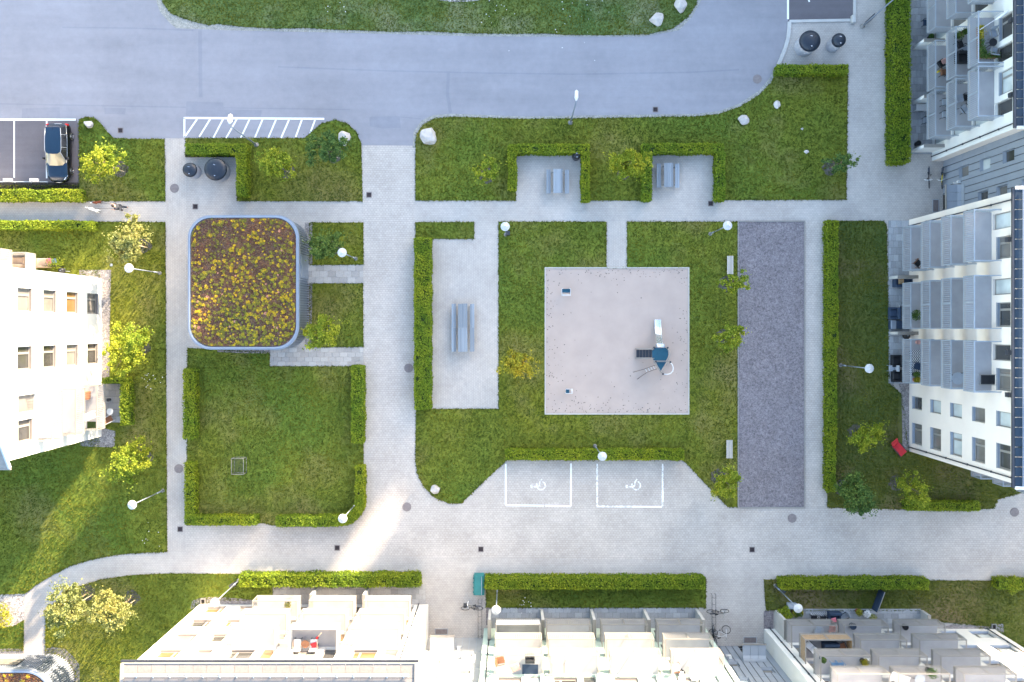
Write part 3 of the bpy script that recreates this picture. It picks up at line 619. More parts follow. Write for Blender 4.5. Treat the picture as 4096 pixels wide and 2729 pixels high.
# ================= BUILDINGS =================
# a facade frame: origin O on the ground line, U along the wall, Nn outward normal; local coords (s, d, z)
class F:
    def __init__(s,O,U,Nn): s.O=Vector((*O,0)); s.U=Vector((*U,0)); s.N=Vector((*Nn,0))
    def p(s,a,d,z): v=s.O+s.U*a+s.N*d; return (v.x,v.y,z)
    def M(s,a,d,z):
        return Matrix(((s.U.x,-s.N.x,0,s.O.x+s.U.x*a+s.N.x*d),(s.U.y,-s.N.y,0,s.O.y+s.U.y*a+s.N.y*d),(0,0,1,z),(0,0,0,1)))
def wall(f,par,L,z1,ops,mat,rev=.22,z0=0,name='wall'):
    us=sorted({0,L}|{a for o_ in ops for a in (o_[0],o_[1])}); zs=sorted({z0,z1}|{a for o_ in ops for a in (o_[2],o_[3])})
    us=[u for u in us if 0<=u<=L]; zs=[z for z in zs if z0<=z<=z1]
    m=MB()
    flip=f.U.cross(Vector((0,0,1))).dot(f.N)<0
    def quad(a,b,c,d): m.add([a,b,c,d],[(3,2,1,0) if flip else (0,1,2,3)])
    for i in range(len(us)-1):
        for j in range(len(zs)-1):
            cu=(us[i]+us[i+1])/2; cz=(zs[j]+zs[j+1])/2
            if any(o_[0]<cu<o_[1] and o_[2]<cz<o_[3] for o_ in ops): continue
            quad(f.p(us[i],0,zs[j]),f.p(us[i+1],0,zs[j]),f.p(us[i+1],0,zs[j+1]),f.p(us[i],0,zs[j+1]))
    for (a,b,c,d) in [o_[:4] for o_ in ops]:
        quad(f.p(a,0,c),f.p(a,-rev,c),f.p(a,-rev,d),f.p(a,0,d)); quad(f.p(b,-rev,c),f.p(b,0,c),f.p(b,0,d),f.p(b,-rev,d))
        quad(f.p(a,0,d),f.p(a,-rev,d),f.p(b,-rev,d),f.p(b,0,d)); quad(f.p(a,-rev,c),f.p(a,0,c),f.p(b,0,c),f.p(b,-rev,c))
    return m.ob(name,M[mat],par)
WC={}
def window(f,par,a,b,c,d,kind='w',rev=.22,pane='pane_dark',fm='metal_light',sillm='metal_grey',mull=True,vert=.28,door=False):
    key=(round(b-a,2),round(d-c,2),kind,pane,fm,sillm,mull,door)
    if key not in WC:
        w=b-a;h=d-c; fr=MB(); y0,y1=.16,.23; t=.07
        fr.box(0,y0,0,w,y1,t); fr.box(0,y0,h-t,w,y1,h); fr.box(0,y0+.003,t,t,y1,h-t); fr.box(w-t,y0+.003,t,w,y1,h-t)
        panes=[]
        if mull and w>1.25:
            x=w*vert; fr.box(x-.05,y0-.02,t,x+.05,y1,h-t); panes=[(t,x-.05),(x+.05,w-t)]
            for (p,q_) in panes[1:]:
                fr.box(p,y0-.015,t,p+.045,y0,h-t); fr.box(q_-.045,y0-.015,t,q_,y0,h-t); fr.box(p+.045,y0-.015,t,q_-.045,y0,t+.045); fr.box(p+.045,y0-.015,h-t-.045,q_-.045,y0,h-t)
        else: panes=[(t,w-t)]
        fme=fr.mesh('window_frame',M[fm]); pm=[]
        for (p,q_) in panes:
            g_=MB(); g_.box(p,.19,t,q_,.205,h-t); pm.append(g_.mesh('pane',M[pane]))
        sm=None
        if not door:
            s_=MB(); s_.add([(-.01,-.035,-.012),(w+.01,-.035,-.012),(w-.0,.158,.035),(0,.158,.035),(-.01,-.035,-.035),(w+.01,-.035,-.035)],[(0,1,2,3),(0,4,5,1)]); sm=s_.mesh('sill',M[sillm])
        WC[key]=(fme,pm,sm)
    fme,pm,sm=WC[key]; MT=f.M(a,0,c)
    if f.U.cross(Vector((0,0,1))).dot(f.N)<0: pass
    wi=link('door' if door else 'window',fme,par); wi.matrix_world=MT
    for p in pm: link('pane',p,wi)
    if sm: link('sill',sm,wi)
    return wi
PR=random.Random(5)
def pick(): return PR.choice(['pane_dark','pane_blind','pane_mid','pane_dark','pane_blind'])
def balcony(f,par,a,b,zf,dep,mat='metal_light',screens=(True,True),cover=None,slat=.135,floor='slab'):
    """slab + slatted balustrade on three sides; local matrix at (a,0,zf)"""
    w=b-a; MT=f.M(a,0,zf)
    sl=MB(); sl.box(.03,-dep+.03,-.16,w-.03,0,0); bo=link('balcony',sl.mesh('balcony_slab',M[floor]),par); bo.matrix_world=MT
    r_=MB(); H1=1.1; t=.055
    r_.box(-.03,-dep-.03,H1-.05,w+.03,-dep+.04,H1); r_.box(-.03,-dep+.04,H1-.05,.04,.0,H1-.002); r_.box(w-.04,-dep+.04,H1-.05,w+.03,.0,H1-.002)
    for x in (0,w/2,w): r_.box(x-t/2,-dep-.02,-.18,x+t/2,-dep+.03,H1-.05)
    r_.box(-.02,-dep-.015,-.20,w+.02,-dep+.015,-.14); r_.box(-.02,-dep+.015,-.20,.01,0,-.14); r_.box(w-.01,-dep+.015,-.20,w+.02,0,-.14)
    link('railing',r_.mesh('railing',M[mat]),bo)
    s_=MB(); n=int(w/slat)
    for i in range(1,n): x=i*w/n; s_.box(x-.013,-dep-.012,-.24,x+.013,-dep+.014,H1-.05)
    n=int(dep/slat)
    for x in (0,w):
        for i in range(1,n): y=-dep+i*dep/n; s_.box(x-.012,y-.013,-.24,x+.012,y+.013,H1-.05)
    link('slats',s_.mesh('slats',M[mat]),bo,kind='stuff')
    if cover:
        c_=MB(); c_.box(.03,-dep+.016,.03,w-.03,-dep+.028,H1-.08); c_.box(.016,-dep+.03,.03,.028,-.05,H1-.08); c_.box(w-.028,-dep+.03,.03,w-.016,-.05,H1-.08); link('screen',c_.mesh('screen',M[cover]),bo)
    return bo
def pipe(f,par,a,z1,mat='metal_dark',d=.07):
    m=MB(); m.tube([f.p(a,d,.02),f.p(a,d,z1)],.045,8); 
    for k in range(1,5): p=f.p(a,.03,z1*k/5); m.box(p[0]-.07,p[1]-.07,p[2],p[0]+.07,p[1]+.07,p[2]+.04)
    m.ob('downpipe',M[mat],par)
def privacy(f,a,d0,d1,h,label,mat='wall_conc',hh=None):
    t=thing('privacy_wall',label,'wall',f.p(a,(d0+d1)/2,0),0,'terrace privacy walls')
    L=abs(d1-d0)/2; nx,ny=f.N.x,f.N.y; tx,ty=f.U.x*.11,f.U.y*.11
    ex,ey=abs(nx)*L+abs(tx),abs(ny)*L+abs(ty)
    m=MB(); m.box(-ex,-ey,0,ex,ey,h); m.ob('panel',M[mat],t)
    m=MB(); m.box(-ex-.02,-ey-.02,h,ex+.02,ey+.02,h+.04); m.ob('capping',M['metal_light'],t)
TC={}
def tiles(x0,y0,x1,y1,tw,th,z,mat,off=True,name='terrace',gap=.012,rot=0):
    par=tag(link(name,MB().add([(x0,y0,z-.035),(x1,y0,z-.035),(x1,y1,z-.035),(x0,y1,z-.035)],[(0,1,2,3)]).mesh(name,M['soil'])),kind='structure')
    nx=max(1,round((x1-x0)/tw)); ny=max(1,round((y1-y0)/th)); tw=(x1-x0)/nx; th=(y1-y0)/ny
    k=(round(tw,3),round(th,3),mat)
    if k not in TC: TC[k]=MB().rbox(gap/2,gap/2,-.03,tw-gap/2,th-gap/2,0,.008).mesh('slab',M[mat])
    k2=(round(tw/2,3),round(th,3),mat)
    if k2 not in TC: TC[k2]=MB().rbox(gap/2,gap/2,-.03,tw/2-gap/2,th-gap/2,0,.008).mesh('slab',M[mat])
    for j in range(ny):
        o_=off and j%2
        for i in range(nx+(1 if o_ else 0)):
            if o_ and i in (0,nx): link('slab',TC[k2],par,loc=(x0+(0 if i==0 else (x1-x0)-tw/2),y0+j*th,z+random.uniform(-.003,.003)))
            else: link('slab',TC[k],par,loc=(x0+(i-(.5 if o_ else 0))*tw,y0+j*th,z+random.uniform(-.003,.003)))
    return par
ST=2.87
# terraces of concrete slabs
tiles(-19.15,-22.14,-6.9,-20.55,.55,.42,.04,'tile')
tiles(-1.65,-24.04,14.7,-22.42,.6,.42,.04,'tile_cool')
tiles(22.0,-24.08,32.7,-22.5,.6,.42,.04,'tile_cool')
tiles(31.75,13.85,33.58,27.8,.36,.55,.04,'tile_cool')
tiles(30.1,-4.5,31.74,8.55,.4,.55,.04,'tile_cool')
tiles(-32.75,-7.6,-31.15,-4.5,.53,.5,.07,'tile')
a=o(708,651);b=o(835,609); tiles(a[0],a[1],b[0],b[1],.6,.5,.034,'tile',name='paved_path')
a=o(620,842);b=o(835,799); tiles(a[0],a[1],b[0],b[1],.62,.38,.034,'tile',name='paved_path')
a=r(4,805,1150);
# ---- left building A ----
A=thing('apartment_building','white rendered four storey apartment block with a gable roof at the left edge, sunlit','apartment building',(-40,-2.4,0))
def part_world(par):  # children are built in world coords: cancel the parent's offset
    for c in par.children: c.matrix_parent_inverse=Matrix.Translation(-par.location)
fA=F((-32.8,3.88),(0,-1),(1,0)); LA=12.58; zA=12.0
ops=[]
for k in range(4):
    z=.66+2.95*k
    for (a_,b_) in ((3.88-2.65,3.88-1.05),(3.88+1.27,3.88+2.87)): ops.append((a_,b_,z,z+1.6,'w'))
    ops.append((3.88+4.55,3.88+5.75,2.95*k+.12,2.95*k+2.2,'d')); ops.append((3.88+6.2,3.88+7.7,2.95*k+.6,2.95*k+2.2,'w'))
wall(fA,A,LA,zA,ops,'render_white')
for i,o_ in enumerate(ops): window(fA,A,*o_[:4],pane=['pane_mid','pane_dark','pane_mid','pane_dark','pane_tan','pane_mid'][i%6],sillm='sill_grey',door=o_[4]=='d')
for k in (1,2,3): balcony(fA,A,3.88+4.4,3.88+7.7,2.95*k,1.63)
fN=F((-50,3.88),(1,0),(0,1)); opsN=[]
for k in range(4):
    opsN+= [(10.6,11.6,2.95*k+.12,2.95*k+2.2,'d'),(12.2,13.5,2.95*k+.6,2.95*k+2.2,'w')]
wall(fN,A,17.2,zA,opsN,'render_white')
for o_ in opsN: window(fN,A,*o_[:4],door=o_[4]=='d')
balcony(fN,A,10.2,13.5,2.95,1.75,cover='fab_white'); balcony(fN,A,10.2,13.5,5.9,1.75); balcony(fN,A,10.2,13.5,8.85,1.75)
wall(F((-50,-8.7),(1,0),(0,-1)),A,17.2,zA,[],'render_white'); pipe(fN,A,16.9,zA,'metal_grey')
# gable and pitched roof
yr=-2.41; zr=15.7
m=MB(); m.add([(-32.8,3.88,zA),(-32.8,-8.7,zA),(-32.8,yr,zr-.12)],[(0,1,2)]); m.ob('gable',M['render_white'],A)
for sgn,ye in ((1,4.35),(-1,-9.17)):
    n=22; ze=zA-.05
    for i in range(n):
        x0=-50+i*(17.24/n); x1=x0+17.24/n-.03; m=MB()
        P=[(x0,ye,ze),(x1,ye,ze),(x1,yr,zr),(x0,yr,zr)]; P2=[(x,y,z+.10) for x,y,z in P]
        if sgn<0: P=[P[1],P[0],P[3],P[2]]; P2=[(x,y,z+.10) for x,y,z in P]
        m.add(P+P2,[(3,2,1,0),(4,5,6,7),(0,1,5,4),(1,2,6,5),(2,3,7,6),(3,0,4,7)]); m.ob('roof_sheet',M['roof_grey'],A)
    m=MB(); m.bar((-32.75,ye,ze+.07),(-32.75,yr,zr+.07),.12,.24); m.ob('verge_trim',M['metal_grey'],A)
    m=MB(); m.bar((-50,ye+sgn*.07,ze),(-32.72,ye+sgn*.07,ze),.14,.12); m.ob('gutter',M['metal_light'],A)
part_world(A)
# ---- bottom left building B1 ----
B1=thing('apartment_building','white four storey apartment block at bottom left with a pale felt roof, sunlit balconies','apartment building',(-16,-30,0))
f1=F((-25,-22.16),(1,0),(0,1)); L1=18.3; z1=11.8; cols1=[(-19.5,-16.2),(-15.25,-11.95),(-11.1,-7.75)]
ops=[]
for k in range(4):
    z=ST*k+.55
    ops.append((.85,2.35,z,z+1.35,'w')); ops.append((3.45,4.5,z,z+1.35,'w'))
    for (xa,xb) in cols1: ops.append((xa+25.25,xa+26.9,z+.05,z+1.45,'w')); ops.append((xa+27.35,xa+28.3,ST*k+.12,z+1.45,'d'))
wall(f1,B1,L1,z1,ops,'render_white',name='wall')
for i,o_ in enumerate(ops): window(f1,B1,*o_[:4],pane=['pane_tan','pane_mid','pane_dark'][i%3],sillm='sill_grey',door=o_[4]=='d',vert=.72 if i%8==0 else .28)
wall(F((-6.7,-22.16),(0,-1),(1,0)),B1,16,z1,[],'render_white'); wall(F((-25,-22.16),(0,-1),(-1,0)),B1,16,z1,[],'render_white')
for (xa,xb) in cols1:
    for k in (1,2,3): balcony(f1,B1,xa+25,xb+25,ST*k,1.6,cover='fab_white' if (k==3 and xa==-15.25) else None)
pipe(f1,B1,.42,z1,'metal_light'); pipe(f1,B1,L1-.75,z1,'metal_dark')
# roof: sheets, gutter, trims, snow guard
zr0=11.85; sl=.09
def rz(y): return zr0+sl*(-21.95-y)
n=21
for i in range(n):
    x0=-25.35+i*(19/n); x1=x0+19/n-.02; m=MB()
    for (ya,yb) in ((-21.98,-22.88),(-22.9,-30),(-30.02,-38)):
        m.add([(x0,yb,rz(yb)),(x1,yb,rz(yb)),(x1,ya,rz(ya)),(x0,ya,rz(ya)),(x0,yb,rz(yb)+.05),(x1,yb,rz(yb)+.05),(x1,ya,rz(ya)+.05),(x0,ya,rz(ya)+.05)],[(4,5,6,7),(0,1,5,4),(1,2,6,5),(2,3,7,6),(3,0,4,7)])
    m.ob('roof_sheet',M['roof_felt'],B1)
m=MB(); m.box(-25.6,-21.92,zr0-.12,-6.1,-21.78,zr0+.0); m.ob('gutter',M['metal_dark'],B1)
m=MB(); m.box(-25.5,-21.98,zr0-.02,-6.2,-21.93,zr0+.09); m.ob('eave_trim',M['metal_light'],B1)
for x in (-25.45,-6.25):
    m=MB(); m.bar((x,-21.95,zr0+.06),(x,-38,rz(-38)+.06),.22,.16); m.ob('verge_trim',M['metal_light'],B1)
m=MB(); m.bar((-25.2,-22.55,rz(-22.55)+.32),(-6.7,-22.55,rz(-22.55)+.32),.05); m.bar((-25.2,-22.72,rz(-22.72)+.20),(-6.7,-22.72,rz(-22.72)+.20),.04); 
for i in range(17): x=-24.5+i*1.09; m.bar((x,-22.9,rz(-22.9)),(x,-22.5,rz(-22.5)+.36),.05,.06)
m.ob('snow_guard',M['white_paint'],B1)
m=MB()
for i in range(150): x=-25.15+i*.123; m.bar((x,-22.78,rz(-22.78)+.04),(x,-22.6,rz(-22.6)+.30),.03,.03)
m.ob('snow_guard_mesh',M['metal_dark'],B1,kind='stuff')
part_world(B1)
# ---- connector between B1 and B2 ----
def connector(label,f,L,zt,mat,wins,can,seam=.5,loc=(0,0,0),lampat=None,doormat=None):
    t=thing('stairwell_link',label,'building',loc)
    ops=[(*w,'w') for w in wins]+[(can[0]+.35,can[1]-.35,.0,2.3,'d')]
    wall(f,t,L,zt,ops,mat,rev=.18)
    for o_ in ops: window(f,t,*o_[:4],rev=.18,mull=False,fm='metal_light' if mat=='clad' else 'metal_blue',sillm=mat,door=o_[4]=='d',pane='pane_dark' if o_[4]=='d' else pick())
    n=int(L/seam)
    for i in range(1,n):
        a=i*L/n; segs=[(0,zt)]
        for o_ in ops:
            if o_[0]-.04<a<o_[1]+.04:
                ns=[]
                for (s0,s1) in segs:
                    if o_[3]<=s0 or o_[2]>=s1: ns.append((s0,s1)); continue
                    if o_[2]>s0: ns.append((s0,o_[2]))
                    if o_[3]<s1: ns.append((o_[3],s1))
                segs=ns
        for (s0,s1) in segs:
            if s1-s0>.05: m=MB(); m.bar(f.p(a,.012,s0),f.p(a,.012,s1),.035,.03,up=tuple(f.N)); m.ob('cladding_seam',M['metal_dark'] if mat=='clad_dark' else M['metal_grey'],t)
    for k in range(1,4):
        z=k*2.87-.1
        a=0
        for o_ in sorted([q_ for q_ in ops if q_[2]<z<q_[3]]+[(L,L,0,0)]):
            if o_[0]-a>.1: m=MB(); m.bar(f.p(a,.006,z),f.p(o_[0],.006,z),.02,.012); m.ob('cladding_joint',M['metal_grey'],t)
            a=o_[1]
    # canopy with upturned back
    ca,cb,dep=can[0],can[1],can[2]; npl=3
    for i in range(npl):
        a0=ca+(cb-ca)*i/npl; a1=ca+(cb-ca)*(i+1)/npl-.02; m=MB()
        prof=[(dep,2.62),(dep*.3,2.70),(.12,2.82),(.03,3.1)]
        for j in range(3):
            (d0,h0),(d1,h1)=prof[j],prof[j+1]
            vs=[f.p(a0,d0,h0),f.p(a1,d0,h0),f.p(a1,d1,h1),f.p(a0,d1,h1)]; vs+= [(x,y,z-.06) for x,y,z in vs]
            m.add(vs,[(0,1,2,3),(7,6,5,4),(0,4,5,1),(1,5,6,2),(2,6,7,3),(3,7,4,0)])
        m.ob('canopy_sheet',M[mat],t)
    m=MB(); m.bar(f.p(ca-.03,dep+.03,2.60),f.p(cb+.03,dep+.03,2.60),.09,.14); m.ob('canopy_gutter',M['metal_light'],t)
    if lampat:
        m=MB(); p=f.p(lampat,.12,2.4); m.box(p[0]-.1,p[1]-.1,2.3,p[0]+.1,p[1]+.1,2.55); p=f.p(lampat,.05,2.0); m.box(p[0]-.2,p[1]-.05,1.9,p[0]+.2,p[1]+.05,2.0); m.ob('wall_light',M['white_paint'],t)
    part_world(t)
    return t
wn=[]
for k in range(4): wn.append((2.9,3.7,3.0+2.87*(k),3.85+2.87*k)); wn.append((.5,1.4,4.1+2.87*k,5.1+2.87*k))
connector('light grey metal clad stair link between the bottom left and bottom middle blocks',F((-6.7,-24.83),(1,0),(0,1)),4.46,11.6,'clad',[w for w in wn if w[3]<11.5],(.42,2.25,1.1),loc=(-4.5,-26,0),lampat=2.6)
# ---- bottom middle building B2 ----
def block(label,loc,x0,x1,y,z1,mat,cols,special,wins,pipes,end=True,extra_cover={}):
    B=thing('apartment_building',label,'apartment building',loc); f=F((x0,y),(1,0),(0,1)); L=x1-x0; ops=[]
    nk=int(z1/2.8)
    for k in range(nk):
        z=ST*k+.6
        for (a_,b_) in cols: ops.append((a_-x0+.25,a_-x0+1.85,z,z+1.4,'w')); ops.append((a_-x0+2.25,a_-x0+3.15,ST*k+.12,z+1.4,'d'))
        for (a_,b_) in wins: ops.append((a_-x0,b_-x0,z,z+1.3,'w'))
    wall(f,B,L,z1,ops,mat)
    for o_ in ops: window(f,B,*o_[:4],pane=pick(),fm='metal_light',sillm='sill_grey' if mat=='render_mint' else 'metal_blue',door=o_[4]=='d')
    wall(F((x0,y),(0,-1),(-1,0)),B,14,z1,[],mat); wall(F((x1,y),(0,-1),(1,0)),B,14,z1,[],mat)
    for j,(a_,b_) in enumerate(cols):
        for k in range(1,nk): balcony(f,B,a_-x0,b_-x0,ST*k,1.72,cover=extra_cover.get((j,k)),mat='metal_light')
    for a_ in pipes: pipe(f,B,a_,z1)
    m=MB(); m.box(x0-.3,y-13.9,z1,x1+.3,y+.2,z1+.2); m.ob('roof',M['roof_grey'],B)
    part_world(B); return B
cols2=[(-1.2,2.12),(2.61,5.94),(6.77,10.17),(11.0,14.4)]
block('bottom middle block in pale mint render with four columns of slatted balconies',(6.6,-30,0),-2.24,15.5,-24.06,13.0,'render_mint',cols2,None,[],[.45,17.3],extra_cover={(0,1):'fab_white'})
wn=[]
for k in range(4): wn.append((.8,1.7,3.0+2.87*k,3.85+2.87*k)); wn.append((3.1,4.0,4.1+2.87*k,5.0+2.87*k))
connector('blue-grey metal clad stair link between the bottom middle and bottom right blocks',F((15.5,-25.5),(1,0),(0,1)),4.66,11.6,'clad_dark',[w for w in wn if w[3]<11.5],(2.2,4.0,1.12),loc=(18,-27,0),lampat=1.3)
cols3=[(21.02,24.4),(24.96,28.27),(29.2,32.55)]
block('bottom right white block with three columns of slatted balconies, mostly shaded',(29,-31,0),20.16,38.5,-24.1,14.3,'render_white',cols3,None,[(33.9,35.2),(36.2,37.75)],[.45,17.75],extra_cover={(0,2):'bamboo'})
# ---- right building R1 ----
R1=thing('apartment_building','cream five storey block on the right with three balcony stacks and ten plain windows','apartment building',(38,-.6,0))
fR=F((31.76,8.6),(0,-1),(-1,0)); LR=18.5; zR=14.0; stR=2.8
st1=[(8.6-7.65,8.6-4.34),(8.6-3.37,8.6+.07),(8.6+.91,8.6+4.2)]
ops=[]
for k in range(5):
    z=stR*k+.6
    for (a_,b_) in st1: ops.append((a_+1.75,b_-.1,z,z+1.45,'w')); ops.append((a_+.2,a_+1.25,stR*k+.12,z+1.45,'d'))
    ops.append((8.6+5.45,8.6+6.45,z,z+1.45,'w')); ops.append((8.6+7.55,8.6+9.2,z,z+1.45,'w'))
wall(fR,R1,LR,zR,ops,'render_cream')
for i,o_ in enumerate(ops): window(fR,R1,*o_[:4],pane=pick(),fm='metal_light',sillm='metal_blue',door=o_[4]=='d')
wall(F((31.76,8.6),(1,0),(0,1)),R1,13,zR,[],'render_cream')
fS=F((31.76,-9.9),(1,0),(0,-1)); opsS=[(4.2,5.2,stR*k+.12,stR*k+2.1,'d') for k in range(5)]
wall(fS,R1,13,zR,opsS,'render_cream')
for o_ in opsS: window(fS,R1,*o_[:4],door=True)
for (a_,b_) in st1:
    for k in range(1,5): balcony(fR,R1,a_,b_,stR*k,1.76,mat='metal_grey')
for k in range(1,5): balcony(fS,R1,3.5,6.6,stR*k,1.5,mat='metal_grey')
pipe(fR,R1,LR-.35,zR); pipe(fR,R1,.5,zR,'metal_dark')
for y0 in (5.6,-1.6,-4.3): 
    m=MB(); p=fR.p(8.6-y0 if y0<0 else 8.6-y0,.1,13.2); m.box(p[0]-.12,p[1]-.15,13.0,p[0]+.12,p[1]+.15,13.35); m.ob('bat_box',M['metal_dark'],R1)
def droof(B,x,y0,y1,z,w,n):
    for i in range(n):
        a=y0+(y1-y0)*i/n; b=y0+(y1-y0)*(i+1)/n-.05; m=MB()
        m.add([(x-.25,a,z),(x+w,a,z+w*.12),(x+w,b,z+w*.12),(x-.25,b,z),(x-.25,a,z+.08),(x+w,a,z+w*.12+.08),(x+w,b,z+w*.12+.08),(x-.25,b,z+.08)],[(4,5,6,7),(0,4,7,3),(0,1,5,4),(2,3,7,6),(1,2,6,5)]); m.ob('roof_sheet',M['roof_dark'],B)
    m=MB(); m.bar((x-.33,y0-.1,z-.02),(x-.33,y1+.1,z-.02),.16,.14); m.ob('gutter',M['metal_dark'],B)
    m=MB(); m.bar((x+.15,y0,z+.22),(x+.15,y1,z+.22),.05,.05); m.ob('snow_guard',M['metal_blue'],B)
    for y in (y0-.1,y1+.1): m=MB(); m.bar((x-.25,y,z+.06),(x+w,y,z+.06+w*.12),.2,.12); m.ob('verge_trim',M['white_paint'],B)
droof(R1,31.76,-9.95,8.65,zR+.05,11,30)
part_world(R1)
# ---- upper right building R0 ----
R0=thing('apartment_building','white four storey block top right with furnished slatted balconies and a dark roof edge','apartment building',(40,22,0))
f0=F((33.6,30.5),(0,-1),(-1,0)); L0=17.2; z0_=11.2
st0=[(30.5-26,30.5-22.6),(30.5-21.6,30.5-18.1),(30.5-17.85,30.5-14.45)]
ops=[]
for k in range(4):
    z=stR*k+.6
    for (a_,b_) in st0: ops.append((a_+.3,a_+1.9,z,z+1.45,'w')); ops.append((a_+2.3,b_-.1,stR*k+.12,z+1.45,'d'))
wall(f0,R0,L0,z0_,ops,'render_white')
for i,o_ in enumerate(ops): window(f0,R0,*o_[:4],pane=pick(),sillm='metal_blue',door=o_[4]=='d')
wall(F((33.6,13.3),(1,0),(0,-1)),R0,13,z0_,[],'render_cream')
for j,(a_,b_) in enumerate(st0):
    for k in range(1,4): balcony(f0,R0,a_,b_,stR*k,1.73,mat='metal_grey')
pipe(f0,R0,L0-.35,z0_)
for y in (15.6,20.6,25.4):
    m=MB(); p=f0.p(30.5-y,.1,10.5); m.box(p[0]-.12,p[1]-.15,10.3,p[0]+.12,p[1]+.15,10.65); m.ob('bat_box',M['metal_dark'],R0)
droof(R0,33.6,13.3,30.5,z0_+.05,10,28)
part_world(R0)
wn=[(.95,1.8,2.35,3.6),(.95,1.8,5.15,6.4),(.95,1.8,7.95,9.2),(3.3,4.15,4.9,6.1),(3.3,4.15,7.2,8.4),(3.3,4.15,10.0,11.2)]
connector('blue-grey clad stair link with square windows between the two right blocks',F((34.5,13.3),(0,-1),(-1,0)),4.7,13.0,'clad_dark',wn,(2.35,4.25,1.15),loc=(36,11,0),lampat=2.1)
# privacy walls on the terraces
f2=F((-2.24,-24.06),(1,0),(0,1)); f3=F((20.16,-24.1),(1,0),(0,1))
for x,l in ((-15.6,'concrete privacy wall between the first two ground terraces of the bottom left block'),(-11.5,'concrete privacy wall right of the middle ground terrace of the bottom left block')): privacy(f1,x+25,.0,1.4,1.9,l)
for x,l in ((-1.75,'privacy wall under the lamp at the left end of the mint block'),(2.38,'privacy wall between the first and second mint block terraces'),(6.35,'privacy wall between the second and third mint block terraces'),(10.55,'privacy wall between the third and fourth mint block terraces'),(14.75,'slanting-looking privacy wall at the right end of the mint block')): privacy(f2,x+2.24,0,1.55,2.5,l,'wall_conc')
privacy(f3,.95,0,1.5,2.3,'tall grey privacy wall beside the green shrub at the bottom right block'); privacy(f3,12.6,.2,1.5,1.2,'low privacy wall right of the flower tubs at the bottom right block')
for y,l in ((22.3,'white privacy wall at the top of the upper right terrace'),(17.95,'white privacy wall behind the white slatted bench'),(14.1,'white privacy wall at the lower end of the upper right terrace')): privacy(f0,30.5-y,0,1.6,1.9,l,'render_white')
for y,l in ((3.95,'grey privacy wall below the first balcony stack of the right block'),(-.45,'grey privacy wall beside the round barbecue of the right block')): privacy(fR,8.6-y,0,1.6,1.5,l)
